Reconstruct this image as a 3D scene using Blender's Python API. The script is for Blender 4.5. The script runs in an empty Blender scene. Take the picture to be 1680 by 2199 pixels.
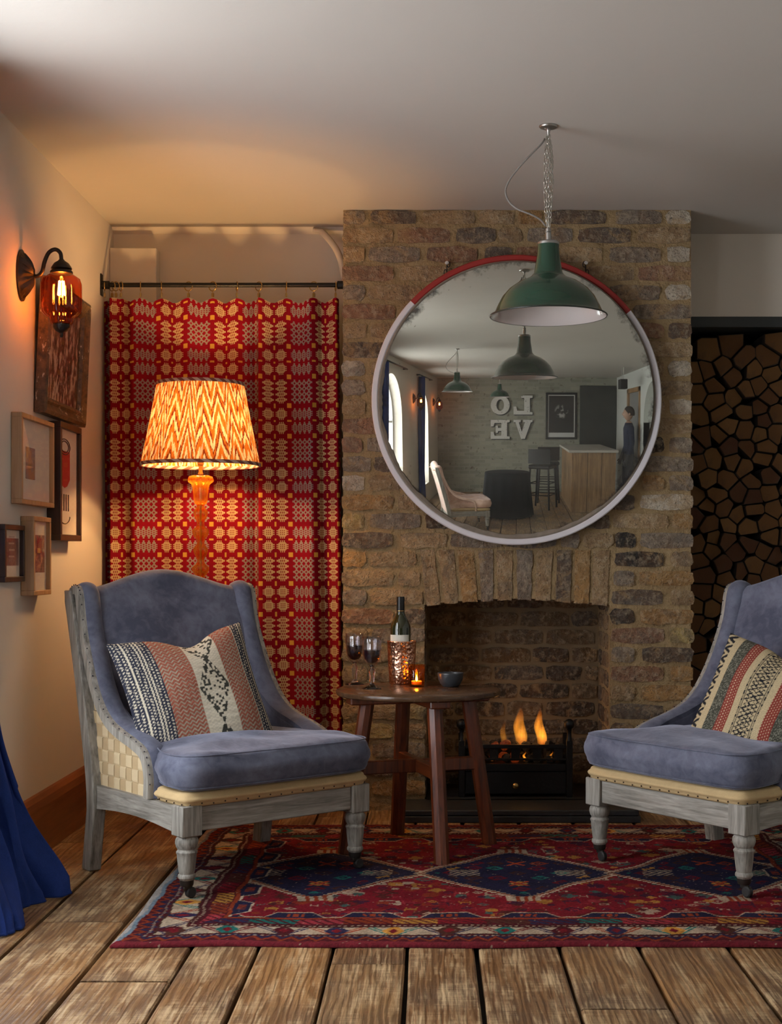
import bpy, bmesh, math, random
import numpy as np
from mathutils import Vector, Matrix

random.seed(7)
RNG = np.random.RandomState(7)
scene = bpy.context.scene
COL = scene.collection
PI = math.pi

# ------------------------------------------------------------------ camera
F_PX, CX, CY, HC = 3000.0, 930.0, 1200.0, 1.015      # focal length and principal point in px, camera height
cam_d = bpy.data.cameras.new('camera')
cam = bpy.data.objects.new('camera', cam_d)
COL.objects.link(cam)
cam.location = (0, 0, HC)
cam.rotation_euler = (PI / 2, 0, 0)
cam_d.sensor_fit = 'HORIZONTAL'
cam_d.sensor_width = 36.0
cam_d.lens = F_PX / 1680.0 * 36.0
cam_d.shift_x = (840.0 - CX) / 1680.0
cam_d.shift_y = (CY - 1099.5) / 1680.0
cam_d.clip_start = 0.05
scene.camera = cam

# ------------------------------------------------------------------ world, exposure
scene.view_settings.view_transform = 'Standard'
scene.view_settings.look = 'None'
scene.view_settings.gamma = 1.0
scene.view_settings.use_curve_mapping = False
scene.view_settings.exposure = 0.0
scene.cycles.use_denoising = True
scene.cycles.max_bounces = 10
scene.cycles.diffuse_bounces = 5
scene.cycles.transmission_bounces = 8
scene.cycles.transparent_max_bounces = 12
scene.cycles.sample_clamp_indirect = 6.0
SKY = 11.0
world = bpy.data.worlds.new('overcast_sky')
scene.world = world
world.use_nodes = True
bgn = world.node_tree.nodes['Background']
bgn.inputs['Color'].default_value = (0.93, 0.96, 1.0, 1)
bgn.inputs['Strength'].default_value = SKY

# rooms dimensions
XL, XR, YB, YA, ZC = -1.36, 2.45, -4.0, 5.945, 2.422       # left wall, right wall, wall behind the camera, alcove wall, ceiling
YC = 5.63                                                   # face of the chimney breast
WINDOWS = [(2.75, 4.20), (-0.32, 1.00), (-2.75, -1.75)]     # arched windows in the left wall (y range)
WSILL, WSPR, WTHK = 0.35, 1.53, 0.22


def portal(y0, y1):
    l = bpy.data.lights.new('window_daylight', 'AREA')
    l.shape = 'RECTANGLE'
    l.size, l.size_y = y1 - y0, 1.92
    l.cycles.is_portal = True
    o = bpy.data.objects.new('window_daylight', l)
    COL.objects.link(o)
    o.location = (XL - WTHK + 0.01, (y0 + y1) / 2, 1.27)
    o.rotation_euler = (0, -PI / 2, 0)


for w in WINDOWS:
    portal(*w)


def point_light(name, loc, power, color, radius, parent=None):
    l = bpy.data.lights.new(name, 'POINT')
    l.energy = power
    l.color = color
    l.shadow_soft_size = radius
    o = bpy.data.objects.new(name, l)
    COL.objects.link(o)
    o.location = loc
    if parent:
        o.parent = parent
    return o


WARM = (1.0, 0.58, 0.225)


def W(px, py, s):
    """World point of a photograph pixel at scale s (pixels per metre)."""
    return Vector(((px - CX) / s, F_PX / s, HC - (py - CY) / s))


# ------------------------------------------------------------------ materials
class NT:
    def __init__(self, name):
        self.m = bpy.data.materials.new(name)
        self.m.use_nodes = True
        self.t = self.m.node_tree
        self.t.nodes.clear()
        self.out = self.t.nodes.new('ShaderNodeOutputMaterial')

    def n(self, kind, _o=0, _p=None, **kw):
        nd = self.t.nodes.new('ShaderNode' + kind)
        for k, v in (_p or {}).items():
            setattr(nd, k, v)
        for k, v in kw.items():
            key = int(k[1:]) if k[0] == '_' and k[1:].isdigit() else k.replace('_', ' ')
            self.set(nd.inputs[key], v)
        return nd.outputs[_o]

    def set(self, sock, v):
        if hasattr(v, 'links'):
            self.t.links.new(v, sock)
        elif isinstance(v, (tuple, list)):
            if len(v) == 3 and sock.type == 'RGBA':
                v = (*v, 1)
            sock.default_value = v
        else:
            sock.default_value = v

    def noise(self, vec, scale, detail=3, rough=0.55, dist=0.0, out=0):
        return self.n('TexNoise', out, Vector=vec, Scale=scale, Detail=detail, Roughness=rough, Distortion=dist)

    def ramp(self, fac, stops, interp='LINEAR'):
        nd = self.t.nodes.new('ShaderNodeValToRGB')
        nd.color_ramp.interpolation = interp
        el = nd.color_ramp.elements
        while len(el) < len(stops):
            el.new(0.5)
        for e, (p, c) in zip(el, stops):
            e.position = p
            e.color = (*c, 1) if isinstance(c, (tuple, list)) else (c, c, c, 1)
        self.t.links.new(fac, nd.inputs[0])
        return nd.outputs[0]

    def mix(self, fac, a, b, mode='MIX'):
        nd = self.t.nodes.new('ShaderNodeMix')
        nd.data_type = 'RGBA'
        nd.blend_type = mode
        self.set(nd.inputs[0], fac)
        self.set(nd.inputs[6], a)
        self.set(nd.inputs[7], b)
        return nd.outputs[2]

    def math(self, op, a, b=0.0, c=0.0):
        nd = self.t.nodes.new('ShaderNodeMath')
        nd.operation = op
        self.set(nd.inputs[0], a)
        self.set(nd.inputs[1], b)
        self.set(nd.inputs[2], c)
        return nd.outputs[0]

    def map(self, vec, scale=(1, 1, 1), loc=(0, 0, 0), rot=(0, 0, 0)):
        return self.n('Mapping', Vector=vec, Location=loc, Rotation=rot, Scale=scale)

    def bump(self, h, strength=0.5, dist=0.01):
        return self.n('Bump', Height=h, Strength=strength, Distance=dist)

    def bsdf(self, **kw):
        return self.n('BsdfPrincipled', **kw)

    def done(self, shader, volume=None):
        if shader is not None:
            self.t.links.new(shader, self.out.inputs['Surface'])
        if volume is not None:
            self.t.links.new(volume, self.out.inputs['Volume'])
        return self.m

    @property
    def obj(self):
        return self.n('TexCoord', 3)

    @property
    def gen(self):
        return self.n('TexCoord', 0)

    @property
    def uv(self):
        return self.n('TexCoord', 2)

    @property
    def pos(self):
        return self.n('NewGeometry', 0)

    @property
    def rnd(self):
        return self.n('ObjectInfo', 5)

    @property
    def ocol(self):
        return self.n('ObjectInfo', 1)


def simple(name, col, rough=0.5, metal=0.0, bump=0.0, bscale=60.0, var=0.0, vscale=8.0, **kw):
    t = NT(name)
    c = (*col, 1)
    if var:
        nz = t.noise(t.obj, vscale, 4)
        c = t.mix(nz, tuple(max(0, x * (1 - var)) for x in col), tuple(min(1, x * (1 + var)) for x in col))
    k = dict(Base_Color=c, Roughness=rough, Metallic=metal, **kw)
    if bump:
        k['Normal'] = t.bump(t.noise(t.obj, bscale, 4), bump, 0.004)
    return t.done(t.bsdf(**k))


def m_plaster(name, col):
    t = NT(name)
    n1 = t.noise(t.pos, 1.3, 3)
    n2 = t.noise(t.pos, 14, 5)
    c = t.mix(t.math('MULTIPLY', n1, 0.5), col, tuple(x * 0.9 for x in col))
    h = t.math('ADD', t.math('MULTIPLY', n1, 1.0), t.math('MULTIPLY', n2, 0.25))
    return t.done(t.bsdf(Base_Color=c, Roughness=0.75, Normal=t.bump(h, 0.25, 0.02)))


def m_brick():
    t = NT('stock_brick')
    off = t.n('CombineXYZ', X=t.math('MULTIPLY', t.rnd, 37.0), Y=t.math('MULTIPLY', t.rnd, 11.0), Z=0.0)
    v = t.n('VectorMath', _p={'operation': 'ADD'}, _0=t.pos, _1=off)
    base = t.ocol
    n1 = t.noise(v, 13, 5, 0.65)
    n2 = t.noise(v, 38, 5, 0.7)
    n3 = t.noise(v, 120, 3, 0.6)
    c = t.mix(t.ramp(n1, [(0.38, 0.0), (0.58, 1.0)]), t.mix(0.55, base, (0.17, 0.085, 0.035), 'MIX'), base)
    c = t.mix(t.ramp(n2, [(0.48, 0.0), (0.62, 0.9)]), c, t.mix(0.5, base, (0.50, 0.40, 0.27)))
    n5 = t.noise(v, 8, 4, 0.7, 0.8)
    c = t.mix(t.ramp(n5, [(0.53, 0.0), (0.62, 0.45)]), c, (0.13, 0.105, 0.085))
    c = t.mix(t.ramp(n5, [(0.36, 0.6), (0.44, 0.0)]), c, (0.38, 0.25, 0.12))
    n4 = t.noise(v, 21, 6, 0.75)
    c = t.mix(t.ramp(n4, [(0.22, 0.9), (0.37, 0.0)]), c, (0.035, 0.028, 0.022))
    c = t.mix(t.ramp(n4, [(0.66, 0.0), (0.74, 0.6)]), c, (0.62, 0.55, 0.42))
    c = t.mix(t.ramp(n3, [(0.30, 0.7), (0.40, 0.0)]), c, (0.03, 0.025, 0.02))
    h = t.math('ADD', t.math('MULTIPLY', n2, 1.0), t.math('ADD', t.math('MULTIPLY', n3, 0.35), n1))
    return t.done(t.bsdf(Base_Color=c, Roughness=0.82, Normal=t.bump(h, 1.0, 0.022)))


def m_mortar():
    t = NT('lime_mortar')
    n1 = t.noise(t.pos, 6, 5, 0.6)
    n2 = t.noise(t.pos, 60, 5, 0.7)
    c = t.ramp(n1, [(0.3, (0.31, 0.21, 0.10)), (0.7, (0.44, 0.315, 0.165))])
    c = t.mix(t.ramp(n2, [(0.6, 0.0), (0.75, 0.5)]), c, (0.5, 0.4, 0.25))
    h = t.math('ADD', t.math('MULTIPLY', t.noise(t.pos, 22, 5, 0.65), 1.5), t.math('MULTIPLY', n2, 0.6))
    return t.done(t.bsdf(Base_Color=c, Roughness=0.9, Normal=t.bump(h, 1.0, 0.022)))


def m_plank():
    t = NT('worn_floorboard')
    r = t.rnd
    off = t.n('CombineXYZ', X=t.math('MULTIPLY', r, 13.0), Y=t.math('MULTIPLY', r, 57.0), Z=t.math('MULTIPLY', r, 5.0))
    v = t.n('VectorMath', _p={'operation': 'ADD'}, _0=t.obj, _1=off)
    vs = t.map(v, (1.0, 0.10, 1.0))
    rings = t.n('TexWave', 1, _p={'wave_type': 'BANDS', 'bands_direction': 'X'}, Vector=vs, Scale=17.0, Distortion=9.0, Detail=3.0, Detail_Scale=1.6, Detail_Roughness=0.6)
    fine = t.noise(t.map(v, (1.0, 0.035, 1.0)), 160, 4, 0.6)
    worn = t.noise(t.map(v, (1.0, 0.28, 1.0)), 15.0, 8, 0.72)
    blot = t.noise(v, 3.0, 4, 0.6)
    cross = t.noise(t.map(v, (0.06, 1.0, 1.0)), 150, 3, 0.6)
    tone = t.ramp(t.math('FRACT', t.math('MULTIPLY', r, 7.31)), [(0.0, (0.18, 0.092, 0.038)), (0.35, (0.29, 0.150, 0.055)), (0.7, (0.23, 0.135, 0.062)), (1.0, (0.34, 0.195, 0.078))])
    c = t.mix(t.ramp(rings, [(0.25, 0.75), (0.75, 0.0)]), tone, t.mix(1.0, tone, (0.5, 0.42, 0.36), 'MULTIPLY'))
    c = t.mix(t.ramp(blot, [(0.35, 0.75), (0.6, 0.0)]), c, (0.095, 0.062, 0.04))
    w2 = t.math('ADD', t.math('MULTIPLY', worn, 0.55), t.math('ADD', t.math('MULTIPLY', fine, 0.30), t.math('MULTIPLY', cross, 0.17)))
    c = t.mix(t.ramp(w2, [(0.50, 0.0), (0.60, 0.75)]), c, (0.52, 0.375, 0.205))
    h = t.math('ADD', t.math('MULTIPLY', rings, 0.5), t.math('ADD', t.math('MULTIPLY', fine, 0.6), t.math('MULTIPLY', worn, 1.2)))
    rg = t.ramp(worn, [(0.35, 0.32), (0.7, 0.62)])
    return t.done(t.bsdf(Base_Color=c, Roughness=rg, Normal=t.bump(h, 0.45, 0.006)))


def m_wood(name, dark, light, scale=1.0, rough=0.5, axis=2, coat=0.0, bump=0.35):
    t = NT(name)
    sc = [1.0, 1.0, 1.0]
    sc[axis] = 0.07
    off = t.n('CombineXYZ', X=t.math('MULTIPLY', t.rnd, 9.0), Y=t.math('MULTIPLY', t.rnd, 3.0), Z=t.rnd)
    v = t.map(t.n('VectorMath', _p={'operation': 'ADD'}, _0=t.obj, _1=off), tuple(sc))
    n1 = t.noise(v, 70 * scale, 5, 0.6, 0.6)
    n2 = t.noise(v, 260 * scale, 3, 0.6)
    n3 = t.noise(t.obj, 9, 3)
    f = t.math('ADD', t.math('MULTIPLY', n1, 0.65), t.math('ADD', t.math('MULTIPLY', n2, 0.2), t.math('MULTIPLY', n3, 0.15)))
    c = t.ramp(f, [(0.36, dark), (0.62, light)])
    return t.done(t.bsdf(Base_Color=c, Roughness=rough, Coat_Weight=coat, Coat_Roughness=0.15, Normal=t.bump(f, bump, 0.004)))


def m_velvet(name, dark, light):
    t = NT(name)
    n1 = t.noise(t.obj, 5.5, 5, 0.6, 0.4)
    n2 = t.noise(t.obj, 26, 4, 0.6, 0.8)
    f = t.math('ADD', t.math('MULTIPLY', n1, 0.7), t.math('MULTIPLY', n2, 0.3))
    c = t.ramp(f, [(0.41, dark), (0.61, light)])
    fine = t.noise(t.obj, 300, 2)
    return t.done(t.bsdf(Base_Color=c, Roughness=0.85, Sheen_Weight=0.45, Sheen_Roughness=0.35, Sheen_Tint=(0.75, 0.8, 1.0, 1), Specular_IOR_Level=0.15, Normal=t.bump(t.math('ADD', n2, t.math('MULTIPLY', fine, 0.3)), 0.25, 0.006)))


def m_attr(name, rough=0.9, bscale=350.0, bump=0.5, wave=None, sheen=0.0):
    """Colours woven into the cloth, read from the mesh's own colour layer."""
    t = NT(name)
    c = t.n('VertexColor', _p={'layer_name': 'weave'})
    h = t.noise(t.obj, bscale, 3)
    if wave:
        w1 = t.n('TexWave', 1, _p={'bands_direction': 'X'}, Vector=t.uv, Scale=wave[0], Distortion=0.6, Detail=1.0)
        w2 = t.n('TexWave', 1, _p={'bands_direction': 'Y'}, Vector=t.uv, Scale=wave[1], Distortion=0.6, Detail=1.0)
        wv = t.math('MULTIPLY', w1, w2)
        h = t.math('ADD', t.math('MULTIPLY', h, 0.4), wv)
    return t.done(t.bsdf(Base_Color=c, Roughness=rough, Sheen_Weight=sheen, Specular_IOR_Level=0.15, Normal=t.bump(h, bump, 0.004)))


def m_cloth(name, col, bscale=500.0, var=0.15, trans=0.0):
    t = NT(name)
    n = t.noise(t.obj, 30, 4)
    fine = t.noise(t.obj, bscale, 2)
    c = t.mix(t.math('ADD', t.math('MULTIPLY', n, 0.5), t.math('MULTIPLY', fine, 0.5)), tuple(x * (1 - var) for x in col), tuple(min(1, x * (1 + var)) for x in col))
    return t.done(t.bsdf(Base_Color=c, Roughness=0.92, Specular_IOR_Level=0.12, Normal=t.bump(fine, 0.3, 0.002)))


def m_thin_glass(name, tint=(1, 1, 1), rough=0.0, refl=1.0):
    """Thin pane or blown glass: passes light with its tint and mirrors at grazing angles."""
    t = NT(name)
    fc = t.n('LayerWeight', 1, Blend=0.5)
    fr = t.math('MULTIPLY', t.math('ADD', 0.035, t.math('MULTIPLY', t.math('POWER', fc, 5.0), 0.9)), refl)
    a = t.n('BsdfTransparent', Color=(*tint, 1))
    b = t.n('BsdfGlossy', Color=(1, 1, 1, 1), Roughness=rough)
    return t.done(t.n('MixShader', _0=fr, _1=a, _2=b))


def m_emit(name, col, strength):
    t = NT(name)
    return t.done(t.n('Emission', Color=(*col, 1), Strength=strength))


def m_glass(name, col, ior=1.45, rough=0.0):
    t = NT(name)
    return t.done(t.n('BsdfGlass', Color=(*col, 1), Roughness=rough, IOR=ior))


# ------------------------------------------------------------------ mesh helpers
class MB:
    """Collects shapes; build() links them as ONE mesh object."""

    def __init__(self):
        self.v, self.f, self.mi = [], [], []

    def add(self, v, f, mi=0):
        o = len(self.v)
        self.v += [tuple(p) for p in v]
        self.f += [tuple(i + o for i in q) for q in f]
        self.mi += [mi] * len(f)
        return self

    def box(self, x0, x1, y0, y1, z0, z1, b=0.0, M=None, mi=0):
        if b <= 0:
            v = [(x, y, z) for z in (z0, z1) for y in (y0, y1) for x in (x0, x1)]
            f = [(0, 2, 3, 1), (4, 5, 7, 6), (0, 1, 5, 4), (2, 6, 7, 3), (0, 4, 6, 2), (1, 3, 7, 5)]
        else:
            v, idx = [], {}
            c = ((x0, x1), (y0, y1), (z0, z1))
            for sx in (0, 1):
                for sy in (0, 1):
                    for sz in (0, 1):
                        for a in range(3):
                            p = []
                            for k, s in enumerate((sx, sy, sz)):
                                q = c[k][s]
                                if k != a:
                                    q += b if s == 0 else -b
                                p.append(q)
                            idx[sx, sy, sz, a] = len(v)
                            v.append(tuple(p))
            f = []
            for a in range(3):
                o1, o2 = [k for k in range(3) if k != a]
                for s in (0, 1):
                    q = []
                    for t1, t2 in ((0, 0), (1, 0), (1, 1), (0, 1)):
                        k = [0, 0, 0]
                        k[a], k[o1], k[o2] = s, t1, t2
                        q.append(idx[(*k, a)])
                    f.append(tuple(q))
                for t1 in (0, 1):
                    for t2 in (0, 1):
                        k0, k1 = [0, 0, 0], [0, 0, 0]
                        k0[o1] = k1[o1] = t1
                        k0[o2] = k1[o2] = t2
                        k0[a], k1[a] = 0, 1
                        f.append((idx[(*k0, o1)], idx[(*k1, o1)], idx[(*k1, o2)], idx[(*k0, o2)]))
            for sx in (0, 1):
                for sy in (0, 1):
                    for sz in (0, 1):
                        f.append(tuple(idx[sx, sy, sz, a] for a in range(3)))
        if M is not None:
            v = [tuple(M @ Vector(p)) for p in v]
        return self.add(v, f, mi)

    def lathe(self, prof, n=32, c=(0, 0, 0), M=None, flute=None, cap=True, mi=0):
        v, f = [], []
        for k, (r, z) in enumerate(prof):
            for i in range(n):
                a = 2 * PI * i / n
                rr = r * (1 + (flute(a, k) if flute else 0))
                p = Vector((c[0] + rr * math.cos(a), c[1] + rr * math.sin(a), c[2] + z))
                v.append(tuple(M @ p) if M is not None else tuple(p))
        for k in range(len(prof) - 1):
            for i in range(n):
                j = (i + 1) % n
                f.append((k * n + i, k * n + j, (k + 1) * n + j, (k + 1) * n + i))
        if cap:
            if prof[0][0] > 1e-5:
                f.append(tuple(reversed(range(n))))
            if prof[-1][0] > 1e-5:
                f.append(tuple((len(prof) - 1) * n + i for i in range(n)))
        return self.add(v, f, mi)

    def tube(self, path, r, n=8, closed=False, cap=True, mi=0):
        path = [Vector(p) for p in path]
        m = len(path)
        rr = r if isinstance(r, (list, tuple)) else [r] * m
        v, f = [], []
        up = None
        for i, p in enumerate(path):
            a = path[(i - 1) % m] if (closed or i > 0) else p
            b = path[(i + 1) % m] if (closed or i < m - 1) else p
            t = (b - a).normalized()
            if up is None:
                up = Vector((0, 0, 1)) if abs(t.z) < 0.9 else Vector((1, 0, 0))
            s = t.cross(up).normalized()
            up = s.cross(t).normalized()
            for k in range(n):
                q = 2 * PI * k / n
                v.append(tuple(p + (s * math.cos(q) + up * math.sin(q)) * rr[i]))
        for i in range(m if closed else m - 1):
            i2 = (i + 1) % m
            for k in range(n):
                k2 = (k + 1) % n
                f.append((i * n + k, i * n + k2, i2 * n + k2, i2 * n + k))
        if cap and not closed:
            f.append(tuple(reversed(range(n))))
            f.append(tuple((m - 1) * n + k for k in range(n)))
        return self.add(v, f, mi)

    def grid(self, fn, nu, nv, closeu=False, mi=0):
        v = [tuple(fn(i / (nu if closeu else nu - 1), j / (nv - 1))) for j in range(nv) for i in range(nu)]
        f = []
        for j in range(nv - 1):
            for i in range(nu if closeu else nu - 1):
                i2 = (i + 1) % nu
                f.append((j * nu + i, j * nu + i2, (j + 1) * nu + i2, (j + 1) * nu + i))
        return self.add(v, f, mi)

    def prism(self, poly, fn0, fn1, mi=0):
        """poly: 2D points; fn0 / fn1 map a 2D point to its front / back 3D point."""
        n = len(poly)
        v = [tuple(fn0(*p)) for p in poly] + [tuple(fn1(*p)) for p in poly]
        f = [tuple(range(n)), tuple(reversed(range(n, 2 * n)))]
        f += [(i, n + i, n + (i + 1) % n, (i + 1) % n) for i in range(n)]
        return self.add(v, f, mi)

    def sphere(self, c, r, nu=16, nv=10, sx=1, sy=1, sz=1, mi=0):
        return self.lathe([(max(1e-6, r * math.sin(PI * k / nv)), -r * math.cos(PI * k / nv) * sz) for k in range(nv + 1)], nu, c, cap=False, mi=mi)

    def mesh(self, name, mats, smooth=False, fix=True):
        me = bpy.data.meshes.new(name)
        me.from_pydata(self.v, [], self.f)
        for m in (mats if isinstance(mats, (list, tuple)) else [mats]):
            me.materials.append(m)
        if any(self.mi):
            me.polygons.foreach_set('material_index', self.mi)
        if fix:
            bm = bmesh.new()
            bm.from_mesh(me)
            bmesh.ops.recalc_face_normals(bm, faces=bm.faces)
            bm.to_mesh(me)
            bm.free()
        if smooth:
            me.polygons.foreach_set('use_smooth', [True] * len(me.polygons))
            if smooth == 'auto':
                me.set_sharp_from_angle(angle=math.radians(38))
        me.update()
        return me

    def build(self, name, mats, parent=None, smooth=False, loc=None, rot=None, fix=True):
        o = bpy.data.objects.new(name, self.mesh(name, mats, smooth, fix))
        COL.objects.link(o)
        if parent is not None:
            o.parent = parent
        if loc is not None:
            o.location = loc
        if rot is not None:
            o.rotation_euler = rot
        return o


def empty(name, loc=(0, 0, 0), rotz=0.0):
    o = bpy.data.objects.new(name, None)
    o.empty_display_size = 0.05
    COL.objects.link(o)
    o.location = loc
    o.rotation_euler = (0, 0, rotz)
    return o


def tag(o, label, cat, group=None):
    o['label'] = label
    o['category'] = cat
    if group:
        o['group'] = group
    return o


def struct(o):
    o['kind'] = 'structure'
    return o


def kids(o):
    return [c for c in bpy.data.objects if c.parent == o]


def copy_tree(o, parent=None):
    c = o.copy()
    COL.objects.link(c)
    c.parent = parent
    for ch in kids(o):
        copy_tree(ch, c)
    return c


def vcol(me, cols, name='weave'):
    """Per-vertex colours (linear) as the mesh's colour layer."""
    a = me.color_attributes.new(name, 'FLOAT_COLOR', 'POINT')
    c = np.ones((len(me.vertices), 4), np.float32)
    c[:, :3] = cols
    a.data.foreach_set('color', c.ravel())


def set_uv(me, uvs):
    l = me.uv_layers.new(name='UVMap')
    li = np.empty(len(me.loops), np.int32)
    me.loops.foreach_get('vertex_index', li)
    l.data.foreach_set('uv', np.asarray(uvs, np.float32)[li].ravel())


def spline(pts, n):
    """Catmull-Rom through pts (any dimension), n samples per span."""
    P = [np.array(p, float) for p in pts]
    P = [2 * P[0] - P[1]] + P + [2 * P[-1] - P[-2]]
    out = []
    for i in range(1, len(P) - 2):
        for k in range(n):
            t = k / n
            a, b, c, d = P[i - 1], P[i], P[i + 1], P[i + 2]
            out.append(0.5 * ((2 * b) + (-a + c) * t + (2 * a - 5 * b + 4 * c - d) * t * t + (-a + 3 * b - 3 * c + d) * t ** 3))
    out.append(P[-2])
    return out


def srgb(r, g, b):
    f = lambda x: ((x / 255 + 0.055) / 1.055) ** 2.4 if x > 10 else x / 255 / 12.92
    return (f(r), f(g), f(b))


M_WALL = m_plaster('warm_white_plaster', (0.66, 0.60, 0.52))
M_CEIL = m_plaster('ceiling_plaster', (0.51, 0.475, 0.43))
M_BRICK = m_brick()
M_MORTAR = m_mortar()
M_PLANK = m_plank()
M_SOIL = simple('dark_gap', (0.012, 0.009, 0.007), 0.95)
M_IRON = simple('black_iron', (0.012, 0.012, 0.013), 0.42, 0.6, 0.3, 90)
M_BLACK = simple('matt_black', (0.012, 0.011, 0.011), 0.6)
M_BRASS = simple('aged_brass', (0.45, 0.30, 0.11), 0.3, 1.0)
M_STEEL = simple('galvanised_steel', (0.42, 0.41, 0.39), 0.38, 1.0, 0.2, 120)
M_LIME = m_wood('limed_oak', (0.112, 0.104, 0.088), (0.37, 0.35, 0.31), 1.0, 0.62, 2)
M_LIMEX = m_wood('limed_oak_rail', (0.112, 0.104, 0.088), (0.37, 0.35, 0.31), 1.0, 0.62, 0)
M_LIMEY = m_wood('limed_oak_side', (0.112, 0.104, 0.088), (0.37, 0.35, 0.31), 1.0, 0.62, 1)
M_VELVET = m_velvet('blue_grey_velvet', (0.070, 0.077, 0.115), (0.150, 0.162, 0.220))
M_BURLAP = m_cloth('burlap', (0.52, 0.38, 0.20), 420, 0.25)
M_MAHOG = m_wood('mahogany', (0.040, 0.008, 0.003), (0.16, 0.034, 0.008), 0.9, 0.38, 2, 0.08, 0.15)
M_MAHOGX = m_wood('mahogany_cross', (0.045, 0.009, 0.003), (0.17, 0.038, 0.009), 0.9, 0.36, 0, 0.08, 0.15)

# ================================================================== the setting
# ---- floor of wide boards
floor = struct(MB().box(XL - 0.3, XR + 0.5, YB - 0.1, 6.7, -0.06, -0.030).build('floor', M_SOIL))


def plank(x0, x1, y0, y1, k):
    mb = MB()
    n = 7
    w, l = x1 - x0, y1 - y0
    rr = random.Random(k)
    e = [(rr.uniform(0.0, 0.004), rr.uniform(0.0, 0.004)) for _ in range(n)]
    z = rr.uniform(-0.0035, 0.0)
    v, f = [], []
    for i in range(n):
        y = -l / 2 + l * i / (n - 1)
        a, b = -w / 2 + e[i][0], w / 2 - e[i][1]
        v += [(a, y, -0.03), (a, y, z - 0.004), (a + 0.005, y, z), (b - 0.005, y, z), (b, y, z - 0.004), (b, y, -0.03)]
    for i in range(n - 1):
        for q in range(5):
            f.append((i * 6 + q, i * 6 + q + 1, (i + 1) * 6 + q + 1, (i + 1) * 6 + q))
    f += [tuple(range(6)), tuple((n - 1) * 6 + q for q in range(6))]
    mb.add(v, f)
    return mb.build('plank', M_PLANK, floor, loc=((x0 + x1) / 2, (y0 + y1) / 2, 0))


SEAMS = [-1.36, -1.104, -0.859, -0.63, -0.457, -0.259, -0.066, 0.114, 0.33, 0.539, 0.772, 0.985, 1.20, 1.43, 1.64, 1.87, 2.10, 2.29, 2.45]
BREAKS = {0: [2.6, 5.0], 1: [3.91], 2: [3.36, 4.9], 3: [2.2, 4.6], 4: [2.6, 5.5], 5: [3.50, 5.2], 6: [2.5, 4.9], 7: [2.9, 5.4], 8: [3.15, 4.8], 9: [2.7, 5.2], 10: [2.4, 4.4]}
GAP = {2: 0.011, 3: 0.004, 4: 0.006, 5: 0.005, 6: 0.006, 7: 0.007, 8: 0.006}
kk = 0
for i in range(len(SEAMS) - 1):
    ys = [YB] + [0.4 * math.sin(i * 2.3) - 0.6] + BREAKS.get(i, [3.0 + math.sin(i * 1.7)]) + [6.6]
    for a, b in zip(ys[:-1], ys[1:]):
        g = GAP.get(i, 0.006) / 2
        plank(SEAMS[i] + g, SEAMS[i + 1] - GAP.get(i + 1, 0.006) / 2, a + 0.0025, b - 0.0025, kk)
        kk += 1

# ---- ceiling
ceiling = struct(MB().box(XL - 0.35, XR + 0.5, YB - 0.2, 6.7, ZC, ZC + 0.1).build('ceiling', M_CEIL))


# ---- left wall with three arched windows
def arched_wall(mb, xin, xout, ya, yb, holes, z0, z1, na=20):
    ys = [ya]
    for h in sorted(holes):
        ys += list(h)
    ys.append(yb)
    for x in (xin, xout):
        for k in range(0, len(ys) - 1, 2):
            mb.add([(x, ys[k], z0), (x, ys[k + 1], z0), (x, ys[k + 1], z1), (x, ys[k], z1)], [(0, 1, 2, 3)])
        for h0, h1 in holes:
            mb.add([(x, h0, z0), (x, h1, z0), (x, h1, WSILL), (x, h0, WSILL)], [(0, 1, 2, 3)])
            c, r = (h0 + h1) / 2, (h1 - h0) / 2
            v, f = [], []
            for i in range(na + 1):
                a = PI - PI * i / na
                y = c + r * math.cos(a)
                v += [(x, y, WSPR + r * math.sin(a)), (x, y, z1)]
            f = [(2 * i, 2 * i + 2, 2 * i + 3, 2 * i + 1) for i in range(na)]
            mb.add(v, f)
    for h0, h1 in holes:
        loop = arch_loop(h0, h1, na)
        n = len(loop)
        v = [(xin, *p) for p in loop] + [(xout, *p) for p in loop]
        mb.add(v, [(i, (i + 1) % n, n + (i + 1) % n, n + i) for i in range(n)])


def arch_loop(h0, h1, na=20, inset=0.0):
    c, r = (h0 + h1) / 2, (h1 - h0) / 2 - inset
    pts = [(h0 + inset, WSILL + inset), (h1 - inset, WSILL + inset)]
    pts += [(c + r * math.cos(PI * i / na), WSPR + r * math.sin(PI * i / na)) for i in range(na + 1)]
    return pts


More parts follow.
